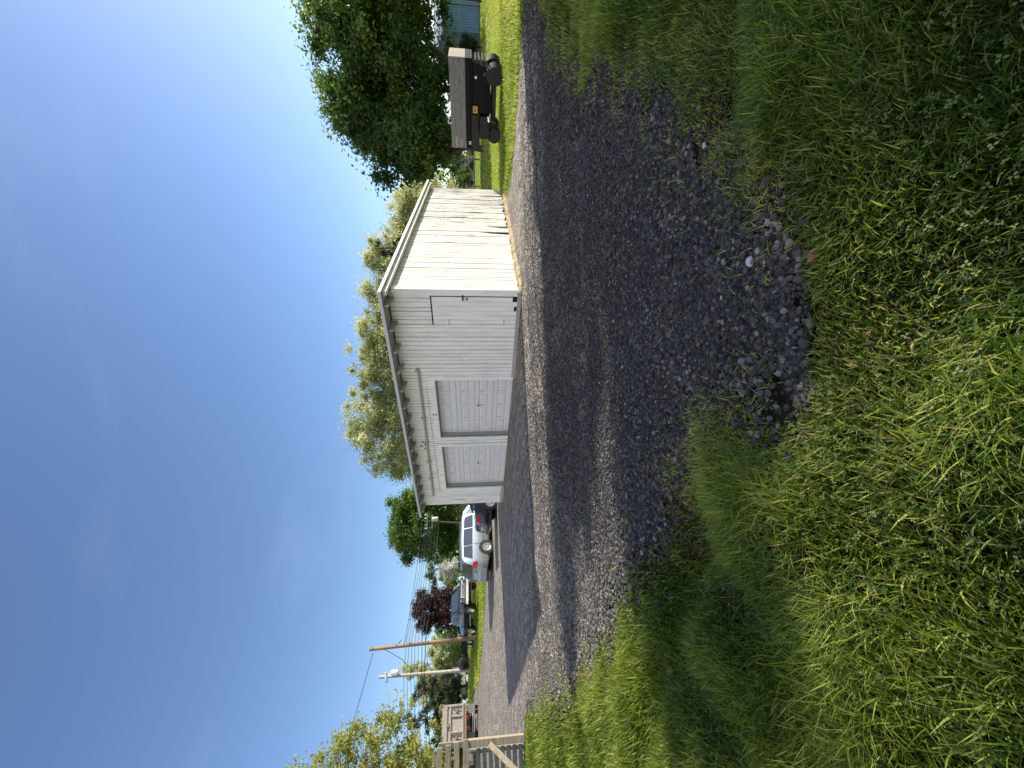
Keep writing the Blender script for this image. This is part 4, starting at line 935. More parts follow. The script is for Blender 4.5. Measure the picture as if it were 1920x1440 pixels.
for (xw, yw) in ((2.0, -.18), (2.0, D_ - .18)):
    q = MB(); q.lathe((xw - .02, yw, .27), (.35, 1, 0), [(0, .15), (0, .24), (.04, .275), (.30, .275), (.34, .24), (.34, .15)], 24); ty = q.build('tyre', M['rubber'], hp, True)
    q = MB(); q.lathe((xw - .02, yw, .27), (.35, 1, 0), [(.04, .15), (.06, .05), (.3, .05), (.32, .15)], 16); q.build('rim', M['black_steel'], ty)
    q = MB(); q.beam((xw + .02, yw + .12, .27), (xw + .02, yw + .2, .62), .1, .12); q.build('wheel_fork', M['black'], hp)
for (xw, yw) in ((.38, -.05), (.38, D_ - .2)):
    q = MB(); q.lathe((xw, yw, .23), (0, 1, 0), [(0, .15), (0, .21), (.03, .235), (.20, .235), (.23, .21), (.23, .15)], 24); ty = q.build('tyre', M['rubber'], hp, True)
    q = MB(); q.lathe((xw, yw, .23), (0, 1, 0), [(.03, .15), (.05, .05), (.2, .05), (.21, .15)], 16); q.build('rim', M['black_steel'], ty)

hp.scale = (1.06, 1.04, 1.04)

# ------------------------------------------------------------------ poles and cables
def wpt(U, V, Y): return Vector(at(U, V, Y))
def pole(name, label, base, top, r0, r1, m_, fit):
    b, t_ = Vector(base), Vector(top); e = empty(name, b); tag(e, label, 'utility pole', 'utility poles by the road')
    q = MB(); q.tube([(0, 0, -.3), (t_ - b) * .5, t_ - b], [r0, (r0 + r1) / 2, r1], 12); q.build('shaft', m_, e, True); fit(e, t_ - b); return e
B1 = wpt(245, 893, 34.0); B2 = wpt(184, 878.5, 39.0)
B1.z = tz(B1.x, B1.y); B2.z = tz(B2.x, B2.y)
T1 = wpt(222, 693, 34.0); T2 = wpt(170, 711, 39.0)
def fit1(e, t_):
    q = MB()
    for f_ in (.97, .75, .68, .62): c = t_ * f_; q.tube([c + Vector((.14, -.1, 0)), c + Vector((.30, -.16, .02))], .03, 6)
    q.build('insulator', M['cable'], e, each=True)
    q = MB(); pts = [t_ * .90 + Vector((-.12, -.12, 0)), t_ * .80 + Vector((-.9, -.1, 0)), t_ * .68 + Vector((-1.9, 0, 0)), t_ * .60 + Vector((-2.6, .2, 0))]
    q.tube([t_ * .74 + Vector((.2, -.1, 0)), t_ * .70 + Vector((.6, -.1, 0)), t_ * .73 + Vector((.35, -.1, 0))], .02, 5); q.build('cable_loop', M['cable'], e)
def fit2(e, t_):
    c = t_ * .80
    q = MB(); q.lathe(c + Vector((.42, -.1, -.1)), (0, 0, 1), [(0, .20), (.04, .24), (.62, .24), (.68, .2)], 16); tn = q.build('transformer', M['galv'], e, True)
    q = MB(); q.tube([c + Vector((.40, -.14, .56)), c + Vector((.34, -.14, .82))], .045, 6); q.tube([c + Vector((.52, -.14, .56)), c + Vector((.60, -.14, .78))], .03, 6); q.build('bushing', M['white_plastic'], tn, each=True)
    q = MB(); q.box(.1, .34, -.16, -.06, c.z + .02, c.z + .10, Matrix.Translation((c.x, 0, 0))); q.box(.1, .34, -.16, -.06, c.z + .40, c.z + .48, Matrix.Translation((c.x, 0, 0))); q.build('bracket', M['black_steel'], e, each=True)
    q = MB()
    d = t_ * .91; q.beam(d + Vector((-.5, -.15, -.02)), d + Vector((.55, -.15, .05)), .07, .07); q.build('crossarm', M['pole_grey'], e, each=True)
    q = MB()
    for o_ in (-.42, .0, .46): q.lathe(d + Vector((o_, -.15, .03)), (0, 0, 1), [(0, .035), (.12, .05), (.2, .03)], 8)
    q.build('insulator', M['white_plastic'], e, each=True)
pole('utility_pole', 'brown wooden utility pole leaning a little, the taller and nearer one by the road', B1, T1, .17, .125, M['pole_brown'], fit1)
pole('utility_pole', 'pale grey utility pole carrying a white transformer can near its top', B2, T2, .17, .13, M['pole_grey'], fit2)
B3 = wpt(458, 880, 58.0); B3.z = tz(B3.x, B3.y); T3 = wpt(463, 797, 58.0)
def fit3(e, t_):
    q = MB()
    for f_, w_ in ((.95, 1.2), (.84, 1.0)): q.beam(t_ * f_ + Vector((-w_, -.2, 0)), t_ * f_ + Vector((w_, .1, 0)), .12, .14)
    q.build('crossarm', M['pole_grey'], e, each=True)
    q = MB()
    for o_ in (-1.0, -.5, .5, 1.0): q.lathe(t_ * .95 + Vector((o_, -.15, .06)), (0, 0, 1), [(0, .06), (.2, .08), (.3, .05)], 8)
    q.build('insulator', M['white_plastic'], e, each=True)
    q = MB(); q.lathe(t_ * .70 + Vector((.5, -.2, 0)), (0, 0, 1), [(0, .28), (.05, .32), (.85, .32), (.9, .26)], 14); q.build('transformer', M['galv'], e, True)
pole('utility_pole', 'distant grey utility pole with crossarms standing in front of the green tree', B3, T3, .16, .11, M['bark'], fit3)

def cable(pts, r, label, sag=.25):
    """pts: points hung one to the next"""
    out = []
    for a, b in zip(pts[:-1], pts[1:]):
        for k in range(9 if b is pts[-1] else 8):
            u = k / 8; p = a.lerp(b, u); p.z -= sag * 4 * u * (1 - u) * (b - a).length / 30; out.append(p)
    q = MB(); q.tube(out, r, 5, False); o = q.build('power_cable', M['cable']); tag(o, label, 'cable', 'overhead cables along the road'); return o
cable([wpt(-110, 560, 24), wpt(78, 660, 30), wpt(215, 699, 33.9)], .024, 'highest thin cable running from the top of the brown pole up to the left edge', .1)
cable([wpt(225, 757, 33.9), wpt(467, 792, 57.8)], .024, 'thin single cable sloping down from the brown pole to the right into the green tree', .2)
cabs = [(752, 757, 762, 800, .020, 'uppermost thin cable of the bundle that passes the grey pole'), (760, 763, 767, 803, .020, 'second thin cable from the top of the bundle passing the grey pole'),
        (768, 770, 772, 806, .020, 'thin cable in the middle of the bundle, third below the grey pole transformer'), (777, 776, 778, 810, .020, 'fourth thin cable of the bundle, just above the brown pole middle'),
        (786, 783, 784, 813, .020, 'lowest thin cable of the bundle above the two thick ones')]
for (va, vb, vc, vd, r_, lb) in cabs: cable([wpt(-60, va + 4, 33), wpt(181, vb, 38.8), wpt(238, vc, 33.8), wpt(466, vd, 57.8)], r_, lb, .12)
cable([wpt(-60, 806, 33), wpt(181, 790, 38.75), wpt(240, 791, 33.8), wpt(466, 818, 57.8)], .030, 'upper of two thick black cables below the thin bundle', .12)
cable([wpt(-60, 812, 33), wpt(181, 795, 38.75), wpt(242, 798, 33.8), wpt(466, 823, 57.8)], .038, 'lowest and thickest black cable running level across both poles', .12)
cable([wpt(222, 722, 33.85), wpt(203, 755, 35), wpt(183, 772, 37), wpt(178, 757, 38.8)], .022, 'slack black drop cable hanging in a loop between the two poles', .1)
sc_ = MB(); a, b = wpt(143, 796, 37.4), wpt(156, 795.5, 37.7); sc_.tube([a, a.lerp(b, .1), a.lerp(b, .9), b], [.05, .12, .12, .05], 10)
tag(sc_.build('splice_case', M['black'], None, True), 'black splice case hanging on the thick cable left of the grey pole', 'cable box')

# ------------------------------------------------------------------ board fence at the left
FP = np.array((-8.35, 9.02)); fe = empty('board_fence', (FP[0], FP[1], 0), math.atan2(-.42, -.90) + pi)
tag(fe, 'weathered horizontal board fence with a post and slanting brace at the left edge', 'fence')
# local x runs back to the right along the fence, so the boards go to -x
q = MB(); q.box(-.075, .065, -.06, .07, -.2, 1.30); q.build('post', M['fence_wood'], fe, bevel=.006, each=True)
q = MB(); q.box(-.10, .02, .075, .13, .0, 2.0); q.build('post', M['fence_grey'], fe, bevel=.006, each=True)
for (z, h, x1_) in ((1.30, .125, .10), (1.51, .12, .07), (1.70, .12, .03), (1.90, .12, .0)):
    q = MB(); q.box(-3.2, x1_, -.105 if z > 1.4 else -.11, -.065, z, z + h); q.build('rail', M['fence_wood'], fe, bevel=.005)
q = MB(); q.box(-3.2, -.2, .30, .33, 2.10, 2.125); q.build('rail', M['fence_wood'], fe)
for k in range(8):
    q = MB(); q.box(-3.3, -.16, .14, .165, .03 + k * .142, .03 + k * .142 + .098); q.build('slat', M['fence_grey'], fe, bevel=.004)
q = MB(); q.box(-.26, -.18, .168, .26, 0, 1.25); q.box(-2.4, -2.32, .168, .26, 0, 1.25); q.build('back_post', M['fence_grey'], fe, bevel=.005, each=True)
q = MB(); q.beam((-.02, -.10, .82), (-.62, -.45, .02), .045, .12); q.build('brace', M['fence_wood'], fe, bevel=.005)

# ------------------------------------------------------------------ trees
def leaf_cloud(blobs, n, size, seed, clump=(.55, 1.0), nclump=90, flat=.0, shell=.5, aspect=.55):
    g = np.random.default_rng(seed); C, Q, T = [], [], []
    vols = np.array([b[3] * b[4] * b[5] for b in blobs]) ** .75; vols /= vols.sum()
    for b, w in zip(blobs, vols):
        c = np.array(b[:3]); r = np.array(b[3:6]); nc = max(4, int(nclump * w))
        d = g.normal(size=(nc, 3)); d /= np.linalg.norm(d, axis=1)[:, None]
        rad_ = (shell ** 3 + (1 - shell ** 3) * g.random(nc)) ** (1 / 3) * g.uniform(.82, 1.06, nc)
        cc = c + d * rad_[:, None] * r; cr_ = g.uniform(*clump, nc); tn = g.normal(.45, .22, nc)
        k = g.integers(0, nc, int(n * w)); m = len(k)
        o_ = g.normal(size=(m, 3)); o_ /= np.linalg.norm(o_, axis=1)[:, None]; o_ *= np.minimum(np.abs(g.normal(0, .62, m)) + .08, 1.25)[:, None]
        o_[:, 2] *= .75
        C.append(cc[k] + o_ * cr_[k][:, None]); T.append(np.clip(tn[k] + g.normal(0, .16, m), 0, 1))
        nn = o_ * .7 + g.normal(size=(m, 3)) * .6 + np.array([0, 0, .5]); Q.append(nn / np.linalg.norm(nn, axis=1)[:, None])
    C, Q, T = np.concatenate(C), np.concatenate(Q), np.concatenate(T); m = len(C)
    a = np.cross(Q, g.normal(size=(m, 3))); a /= np.linalg.norm(a, axis=1)[:, None]; b_ = np.cross(Q, a)
    s = size * g.uniform(.6, 1.35, m)[:, None]
    v = np.stack([C - a * s * .5, C + b_ * s * aspect * .5 + Q * s * .08, C + a * s * .5, C - b_ * s * aspect * .5 + Q * s * .08], 1)
    return v.reshape(-1, 3), (np.arange(m * 4).reshape(-1, 4)), np.repeat(T, 4)

def tree(name, label, cat, base, trunks, blobs, n, size, leaf, bark, seed, group=None, clump=(.5, 1.0), nclump=90, limbs=26, shell=.5, aspect=.55, limb_r=.05):
    """base on the ground; blobs relative to the base; trunks: list of (dx, dy, height, radius, lean x, lean y)"""
    e = empty(name, base); tag(e, label, cat, group)
    v, f, t = leaf_cloud(blobs, n, size, seed, clump, nclump, 0, shell, aspect)
    np_mesh('crown', v, f, leaf, e, False, {'tint': t})
    g = random.Random(seed); q = MB()
    for (ax, ay, h, r, lx, ly) in trunks:
        pts = []; rr = []
        for k in range(7):
            u = k / 6; pts.append((ax + lx * u * u + g.uniform(-.06, .06) * h * .1, ay + ly * u * u, -.2 + u * (h + .2))); rr.append(r * (1.25 - .35 * min(u * 4, 1)) * (1 - .62 * u))
        q.tube(pts, rr, 10)
        for k in range(max(1, limbs // len(trunks))):
            b = g.choice(blobs); u = g.uniform(.35, 1.0); p = Vector(pts[int(u * 6)])
            d = Vector((g.gauss(0, 1), g.gauss(0, 1), g.gauss(.2, .8))).normalized(); k2 = g.uniform(.55, .95)
            tip = Vector((b[0] + d.x * b[3] * k2, b[1] + d.y * b[4] * k2, b[2] + d.z * b[5] * k2))
            if tip.z < p.z - .5: tip.z = p.z + g.uniform(0, 1)
            m1 = p.lerp(tip, .35) + Vector((g.uniform(-.3, .3), g.uniform(-.3, .3), .12 * (tip - p).length)); m2 = p.lerp(tip, .7) + Vector((g.uniform(-.3, .3), g.uniform(-.3, .3), .1 * (tip - p).length))
            r0 = max(limb_r, r * .45 * (1 - .5 * u)); q.tube([p, m1, m2, tip], [r0, r0 * .65, r0 * .38, r0 * .12], 6, False)
            for _ in range(2):
                t2 = m2 + Vector((g.gauss(0, 1), g.gauss(0, 1), g.gauss(.4, .8))) * .18 * (tip - p).length; q.tube([m2, m2.lerp(t2, .5) + Vector((0, 0, .1)), t2], [r0 * .36, r0 * .22, r0 * .06], 5, False)
    q.build('trunk', bark, e, True)
    return e
def gpt(x, y): return (x, y, tz(x, y))

# big maples at the right
x, y = 23.8, 29.5
tree('maple_tree', 'tall spreading dark green maple with several stems behind the paving machine', 'tree', gpt(x, y), [(0, 0, 9.5, .42, 1.0, .3), (-.9, .3, 8.0, .30, -2.2, 0), (.8, .2, 8.5, .32, 3.2, .6)],
     [(2.2, 1.0, 7.4, 8.4, 6.4, 5.0), (-3.2, .2, 7.0, 5.2, 4.6, 5.0), (1.6, .5, 9.6, 6.4, 4.8, 3.2), (8.5, 1.2, 8.0, 5.0, 5.0, 4.0)], 100000, .30, M['leaf_maple'], M['bark'], 11, None, (.8, 1.6), 360, 46, .3)
x, y = 17.1, 28.0
tree('maple_tree', 'smaller dark green maple on a leaning trunk beside the garage end', 'tree', gpt(x, y), [(0, 0, 4.2, .20, .4, 0), (.1, 0, 3.6, .13, -1.2, 0)],
     [(.3, .3, 5.6, 3.0, 3.2, 3.6), (1.6, .6, 3.4, 2.4, 2.2, 1.7), (-.3, .2, 4.2, 2.4, 2.6, 2.0)], 24000, .28, M['leaf_maple'], M['bark'], 12, None, (.5, 1.0), 90, 16, .4)
x, y = 27.6, 27.6
tree('young_tree', 'lighter yellow green tree growing in front of the big maple at the right edge', 'tree', gpt(x, y), [(0, 0, 6.0, .16, .3, 0)],
     [(0, 0, 7.2, 2.5, 2.4, 2.4), (1.6, .2, 5.6, 2.4, 2.2, 2.0)], 16000, .22, M['leaf_yellow'], M['bark'], 13, None, (.4, .8), 60, 14, .3)
# pale trees behind the garage
def pale(name, label, x, y, top, r, n, seed, m_='leaf_olive'):
    z0 = tz(x, y); h = top - z0
    tree(name, label, 'tree', (x, y, z0), [(0, 0, h * .88, .22, .3, 0), (.3, 0, h * .75, .14, r * .4, 0)], [(0, 0, h * .58, r, r * .9, h * .40), (-r * .4, 0, h * .42, r * .85, r * .7, h * .34), (r * .45, 0, h * .50, r * .8, r * .7, h * .36), (r * .2, 0, h * .80, r * .55, r * .5, h * .2)],
         int(n * 5), .215, M[m_], M['pale_bark'], seed, 'pale spring trees behind the garage', (.6, 1.5), 260, 80, .1, .5, .04)
pale('poplar_tree', 'tallest pale spring tree behind the left part of the garage roof', -4.9, 42, 15.4, 5.0, 13500, 21)
pale('poplar_tree', 'pale spring tree above the middle of the garage roof', 1.2, 42.5, 14.8, 4.6, 16000, 22)
pale('poplar_tree', 'pale olive tree above the right half of the garage roof edge', 5.4, 43, 13.8, 4.3, 15000, 23)
pale('poplar_tree', 'pale olive tree behind the right corner of the garage roof', 9.4, 44, 13.4, 4.3, 15000, 24)
pale('poplar_tree', 'bushy pale tree above the falling roof edge of the garage', 13.8, 45, 13.2, 4.6, 16000, 25)
pale('poplar_tree', 'lowest pale tree between the garage end and the big maple', 19.0, 46, 11.0, 5.0, 16000, 26)
tree('fir_tree', 'small dark fir showing just above the sloping garage roof', 'tree', gpt(13.9, 40.0), [(0, 0, 10.2, .16, 0, 0)], [(0, 0, 9.6, .9, .9, 1.2), (0, 0, 7.6, 1.5, 1.5, 1.8), (0, 0, 5.0, 2.1, 2.1, 2.2)], 6000, .26, M['leaf_dark'], M['bark'], 27, None, (.3, .6), 60, 20, .4, .3)
# green tree left of the garage
x, y = -22.6, 64.0
tree('lime_tree', 'rounded bright green tree rising behind the silver minivan and the garage corner', 'tree', gpt(x, y), [(0, 0, 9, .4, .5, 0)],
     [(0, 0, 7.6, 6.0, 5.5, 5.4), (1.0, -.5, 9.6, 4.6, 4.4, 3.8), (3.4, 0, 5.4, 4.2, 4.2, 4.6), (-2.6, 0, 4.6, 3.8, 3.8, 3.2)], 95000, .34, M['leaf_bright'], M['bark'], 31, None, (.8, 1.5), 330, 24, .5)
x, y = -25.9, 45
tree('purple_plum', 'round purple leaved tree behind the blue pickup truck', 'tree', gpt(x, y), [(0, 0, 3.6, .17, .1, 0)], [(0, 0, 4.2, 2.35, 2.3, 2.3), (.2, 0, 2.8, 2.1, 2.0, 1.6)], 34000, .20, M['leaf_purple'], M['bark'], 32, None, (.45, .85), 130, 14, .45)
x, y = -44.5, 60
tree('willow_tree', 'wide olive green willow behind the two utility poles', 'tree', gpt(x, y), [(0, 0, 6.5, .35, .5, 0)], [(0, 0, 5.4, 4.6, 4.4, 4.7), (-2.6, 0, 3.6, 3.6, 3.4, 3.2), (2.6, 0, 3.8, 3.2, 3.2, 3.4)], 36000, .28, M['leaf_olive'], M['pale_bark'], 33, None, (.5, 1.0), 130, 26, .4)
x, y = -23.4, 48.5
tree('blossom_tree', 'small white blossoming tree between the pickup and the silver minivan', 'tree', gpt(x, y), [(0, 0, 2.2, .12, 0, 0)], [(0, 0, 2.6, 1.3, 1.2, 1.4), (.9, 0, 2.0, 1.0, 1.0, 1.0)], 4200, .20, M['leaf_white'], M['pale_bark'], 34, None, (.25, .5), 40, 14, .3)
x, y = -26.6, 56.0
tree('young_tree', 'thin grey green tree standing behind the white blossom', 'tree', gpt(x, y), [(0, 0, 4.6, .12, .2, 0)], [(0, 0, 4.4, 1.7, 1.5, 1.9), (.4, 0, 3.0, 1.6, 1.5, 1.4)], 4500, .24, M['leaf_maple'], M['pale_bark'], 35, None, (.3, .6), 46, 16, .3)
x, y = -22.9, 22.6
tree('ash_tree', 'tall yellow green tree in young leaf reaching in over the fence at the left', 'tree', gpt(x, y), [(-1.6, 0, 9.0, .24, 1.0, 0), (-1.2, .3, 7.5, .15, 2.6, 0)],
     [(-.9, 0, 6.6, 4.3, 4.0, 4.4), (1.6, 0, 4.9, 2.3, 2.6, 2.0), (1.9, -.2, 7.0, 1.7, 1.8, 1.5), (-.6, 0, 9.2, 2.6, 2.6, 2.2)], 32000, .165, M['leaf_yellow'], M['pale_bark'], 36, None, (.4, .95), 230, 60, .3, .6, .03)
x, y = -27.2, 29.5
tree('leafy_bush', 'bright yellow green bush behind the fence below the tall tree', 'bush', gpt(x, y), [(0, 0, 2.0, .10, .2, 0)], [(0, 0, 1.9, 2.6, 2.2, 2.0), (-2.4, 0, 2.6, 2.4, 2.2, 2.4)], 18000, .17, M['leaf_yellow'], M['bark'], 37, None, (.3, .6), 70, 14, .4)
for (x, h, sd_, lb) in ((-37.6, 7.4, 38, 'dark conifer left of the dump truck, behind the yellow green tree'), (-34.2, 6.2, 39, 'dark conifer rising behind the dump truck body'), (-41.5, 6.6, 40, 'dark conifer behind the right end of the dump truck')):
    y = 44.0
    tree('conifer', lb, 'tree', gpt(x, y), [(0, 0, h * .95, .16, 0, 0)], [(0, 0, h * .85, .8, .8, h * .18), (0, 0, h * .58, 1.5, 1.5, h * .24), (0, 0, h * .30, 2.1, 2.1, h * .25)], 6500, .28, M['leaf_dark'], M['bark'], sd_, 'conifers behind the dump truck', (.35, .7), 70, 18, .4, .3)
# right-hand undergrowth
tree('red_shrub', 'red brown shrub under the maple behind the paving machine', 'bush', gpt(26.6, 31.5), [(0, 0, 1.4, .06, 0, 0)], [(-.5, 0, 1.9, 1.6, 1.2, .8), (-2.0, .2, 1.9, 1.5, 1.1, .7)], 6500, .16, M['leaf_red'], M['bark'], 41, None, (.25, .5), 60, 14, .3)
tree('shrub_stand_in', 'dark shrub standing in for an unidentified dark box left of the blue shed', 'bush', gpt(25.9, 29.6), [(0, 0, 1.0, .08, 0, 0)], [(0, 0, .95, .75, .7, .75)], 3500, .14, M['leaf_dark'], M['bark'], 42, None, (.2, .4), 40, 8, .4)  # made-up shrub in place of an unidentified dark box
tree('garden_shrub', 'dark rounded garden shrub in front of the cream house', 'bush', gpt(30.4, 58), [(0, 0, 1.2, .08, 0, 0)], [(0, 0, 1.5, 1.7, 1.4, 1.5)], 3500, .22, M['leaf_maple'], M['bark'], 43, None, (.3, .6), 40, 8, .4)

# trees standing beyond the right edge of the view, whose shade lies over the gravel and grass
def shade_tree(label, x, y, top, n, seed, blobs):
    tree('shade_tree', label, 'tree', (x, y, 0), [(0, 0, top * .6, .20, 0, 0)], blobs, n, .26, M['leaf_maple'], M['bark'], seed, 'trees beyond the right edge', (.22, .45), 420, 18, .1, .75)
shade_tree('leafy tree beyond the right edge that shades the middle of the driveway', 15.2, 8.6, 8.4, 70000, 51, [(0, -.1, 3.9, 2.0, 1.5, 2.8), (0, -.1, 6.0, 1.8, 1.3, 1.25), (-.2, 1.0, 8.4, 1.0, .22, 1.1)])
shade_tree('leafy tree beyond the right edge that shades the near edge of the stones', 15.4, 6.45, 8.6, 60000, 52, [(0, 0, 3.8, 2.0, .75, 3.0), (0, 0, 7.2, 1.7, .62, 1.7)])
shade_tree('leafy tree beyond the right edge that shades the foreground grass', 14.6, 4.45, 6.8, 46000, 53, [(0, 0, 3.4, 1.8, .95, 2.5), (0, 0, 5.7, 1.5, .75, 1.5), (0, 1.05, 4.2, 1.4, .4, 2.6)])

tree('slender_tree', 'slender thin topped tree beyond the right edge that throws streaks of shade over the gravel', 'tree', (17.0, 9.1, 0), [(0, 0, 9.2, .12, .3, 0), (.2, .3, 8.6, .08, -.4, -.7)],
     [(0, -.2, 8.0, 1.5, 1.2, 1.5), (.2, .1, 6.6, 1.6, 1.0, 1.2)], 9000, .24, M['leaf_maple'], M['bark'], 54, None, (.2, .45), 110, 30, .1, .7, .03)
# far belt of woods closing the view
g = np.random.default_rng(60); bl = []
for k in range(140):
    a = R(-62 + k * .88); rr = 88 + g.uniform(-5, 8); xx, yy = rr * sin(a), rr * cos(a)
    bl.append((xx, yy, tz(xx, yy) + 1.6 + g.uniform(0, 1.5), 3.4, 2.4, 2.6 + g.uniform(0, 2.2)))
v, f, t = leaf_cloud(bl, 60000, .8, 61, (.8, 1.6), 900, 0, .2)
o = np_mesh('far_woods', v, f, M['leaf_maple'], None, False, {'tint': t}); tag(o, 'distant belt of dark green woods closing the view', 'woods', kind='stuff')

# ------------------------------------------------------------------ buildings in the background
sh_ = empty('metal_shed', (29.7, 32.6, tz(31, 33)), R(-10)); tag(sh_, 'light blue ribbed metal shed in shade at the right edge', 'shed')
q = MB(); n_ = 46; Ls, Hs = 9.0, 3.0
for k in range(n_): a = k * Ls / n_; q.box(a, a + Ls / n_ * .72, -.0, .05, 0, Hs); q.box(a + Ls / n_ * .72, a + Ls / n_, .025, .05, 0, Hs)
q.box(0, .04, .05, 6, 0, Hs); q.box(Ls - .04, Ls, .05, 6, 0, Hs); q.box(.04, Ls - .04, 5.96, 6, 0, Hs); q.build('wall', M['shed_blue'], sh_, each=True)
q = MB(); q.add([(-.3, -.35, Hs + .02), (Ls + .3, -.35, Hs + .02), (Ls + .3, 3, Hs + 1.0), (-.3, 3, Hs + 1.0), (-.3, 6.35, Hs + .02), (Ls + .3, 6.35, Hs + .02)], [(0,1,2,3), (3,2,5,4)]); o = q.build('roof', M['shed_roof'], sh_)
sf = o.modifiers.new('thickness', 'SOLIDIFY'); sf.thickness = .06
q = MB(); q.add([(.0, .0, Hs), (0, 6, Hs), (0, 3, Hs + .92), (.04, .0, Hs), (.04, 6, Hs), (.04, 3, Hs + .92)], [(0,1,2), (5,4,3), (0,3,4,1), (1,4,5,2), (2,5,3,0)]); q.build('gable', M['shed_blue'], sh_)
q = MB(); q.tube([(2.0, -.04, 0), (2.0, -.04, Hs)], .04, 8); q.beam((-.02, -.03, 1.65), (Ls, -.03, 1.85), .04, .05); q.build('downpipe', M['shed_roof'], sh_, each=True)

hs = empty('house', (35.2, 74.0, tz(35, 74) - .1), R(4)); tag(hs, 'cream walled house with a long grey shingle roof beyond the lawn', 'house')
q = MB(); q.box(0, 9, 0, 6, 0, 2.5); q.build('wall', M['cream'], hs, each=True)
q = MB(); q.box(-.06, -.01, .0, 6, 0, 2.5); q.add([(-.06, 0, 2.5), (-.06, 6, 2.5), (-.06, 3, 4.1), (-.01, 0, 2.5), (-.01, 6, 2.5), (-.01, 3, 4.1)], [(0,1,2), (5,4,3), (0,3,4,1), (1,4,5,2), (2,5,3,0)]); q.build('shaded_gable_wall', M['concrete'], hs, each=True)  # cream gable end coloured grey, its shade put into the colour
q = MB(); q.add([(-.5, -.6, 2.4), (9.5, -.6, 2.4), (9.5, 3, 4.4), (-.5, 3, 4.4), (-.5, 6.6, 2.4), (9.5, 6.6, 2.4)], [(0,1,2,3), (3,2,5,4)]); o = q.build('roof', M['shingle'], hs); sf = o.modifiers.new('thickness', 'SOLIDIFY'); sf.thickness = .16
q = MB(); q.box(-.5, 9.5, -.66, -.6, 2.2, 2.42); q.build('gutter', M['white_plastic'], hs)
for k in range(4):
    q = MB(); a = .7 + k * 2.2; q.box(a, a + 1.0, -.05, -.005, .95, 2.05); w_ = q.build('window', M['white_plastic'], hs); q = MB(); q.box(a + .1, a + .46, -.06, -.052, 1.05, 1.95); q.box(a + .54, a + .9, -.06, -.052, 1.05, 1.95); q.build('pane', M['glass'], w_, each=True)
q = MB(); q.box(3.4, 3.9, 2.7, 3.3, 4.2, 5.0); q.build('chimney', M['concrete'], hs)
h2 = empty('farmhouse', (-30.0, 78.0, tz(-30, 78) - .1), R(8)); tag(h2, 'low house with a brown roof behind the silver minivan', 'house')
q = MB(); q.box(0, 8, 0, 6, 0, 2.5); q.build('wall', M['concrete'], h2, each=True)
q = MB(); q.add([(-.5, -.6, 2.4), (8.5, -.6, 2.4), (7.0, 3, 4.2), (1.0, 3, 4.2), (-.5, 6.6, 2.4), (8.5, 6.6, 2.4)], [(0,1,2,3), (3,2,5,4), (0,3,4), (1,5,2)]); o = q.build('roof', M['brown_roof'], h2); sf = o.modifiers.new('thickness', 'SOLIDIFY'); sf.thickness = .14
for k in range(3):
    q = MB(); a = .8 + k * 2.5; q.box(a, a + 1.1, -.04, -.005, 1.0, 2.0); w_ = q.build('window', M['white_plastic'], h2); q = MB(); q.box(a + .1, a + 1.0, -.05, -.042, 1.1, 1.9); q.build('pane', M['glass'], w_, each=True)
cs = empty('concrete_blocks', (-40.2, 50.5, tz(-40.2, 50.5) + .3), R(-30)); tag(cs, 'stepped stack of grey concrete blocks behind the grey pole', 'block stack')
for k in range(4):
    q = MB(); q.box(-.4 - k * .25, 2.4 - k * .05, k * .5, k * .5 + .55, 0, .5 + k * .42); q.build('block', M['concrete'], cs, bevel=.02)
# low rail fence beyond the lawn
rfn = empty('rail_fence', (15.5, 35.0, tz(15.5, 35)), R(-2)); tag(rfn, 'low grey green rail fence along the far side of the lawn', 'fence')
for k in range(11): q = MB(); q.box(k * 2.4 - .05, k * 2.4 + .05, -.05, .05, -.3, 1.0); q.build('post', M['fence_grey'], rfn, each=True)
for z in (.45, .85): q = MB(); q.box(-.1, 24.2, -.08, -.052, z, z + .09); q.build('rail', M['fence_grey'], rfn)

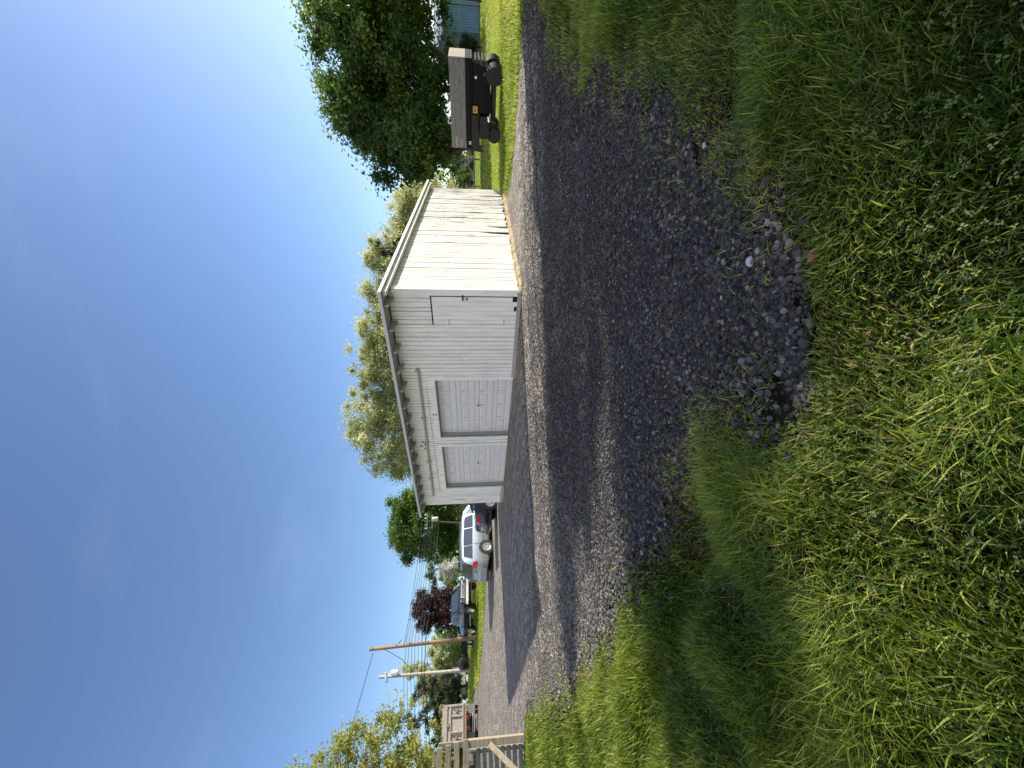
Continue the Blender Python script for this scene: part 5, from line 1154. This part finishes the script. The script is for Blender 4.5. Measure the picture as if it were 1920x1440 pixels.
# ------------------------------------------------------------------ small things in the foreground
def rock(name, U, V, r, mname, label, cat, seed, flat=.75):
    p = land(U, V); g_ = np.random.default_rng(seed); bm_v = IV * (1 + g_.uniform(-.2, .2, (12, 1))) * r * np.array([1, .85, flat])
    o_ = np_mesh(name, bm_v, IF, M[mname], None, True); o_.location = (p[0], p[1], float(terrain(p[0], p[1])) + r * flat * .3)
    s_ = o_.modifiers.new('round', 'SUBSURF'); s_.levels = 2; s_.render_levels = 2
    tag(o_, label, cat); return o_
rock('pale_stone', 950, 1408, .030, 'white_rock', 'single pale bluish stone among the dark gravel at its near edge', 'stone', 71)
rock('pale_stone', 1167, 1322, .020, 'white_rock', 'small pale round stone in the grass right of the gravel', 'stone', 72)
rock('terracotta_shard', 958, 1528, .035, 'terracotta', 'red brown clay shard lying in the grass just below the gravel edge', 'shard', 73, .5)
rock('rubble_slab', 338, 1352, .06, 'rubble', 'worn grey stone slab sunk in the grass at the left', 'stone', 74, .28)
rock('rubble_slab', 322, 1248, .045, 'rubble', 'broken grey rubble at the grass edge beside the gravel', 'stone', 75, .5)
# broad-leaved weeds at the bottom left
def broadleaf(label, U, V, n, L, seed, mname='clover'):
    p = land(U, V); z = float(terrain(p[0], p[1])); g_ = random.Random(seed); vs, fs = [], []
    for k in range(n):
        a = 2 * pi * k / n + g_.uniform(-.4, .4); l_ = L * g_.uniform(.6, 1.2); up = g_.uniform(.25, .8); w = l_ * .22; b0 = len(vs)
        for i in range(6):
            u = i / 5; ww = w * math.sin(pi * min(.98, .08 + u * .92)) + .001; h_ = l_ * (up * u - .55 * up * u * u) + .02; o_ = l_ * u
            for s_ in (-1, 0, 1): vs.append((p[0] + cos(a) * o_ - sin(a) * ww * s_, p[1] + sin(a) * o_ + cos(a) * ww * s_, z + h_ + abs(s_) * ww * .35))
        for i in range(5):
            for j in range(2): c_ = b0 + i * 3 + j; fs.append((c_, c_ + 1, c_ + 4, c_ + 3))
    o_ = np_mesh('dock_plant', np.array(vs), np.array(fs), M[mname], None, True, {'tint': np.full(len(vs), .95)}); tag(o_, label, 'weed'); return o_
broadleaf('broad leaved dock weed in the bottom left corner of the grass', 36, 1868, 6, .065, 81)
broadleaf('small broad leaved weed with one pale upright leaf in the sunny grass', 285, 1660, 3, .035, 82)
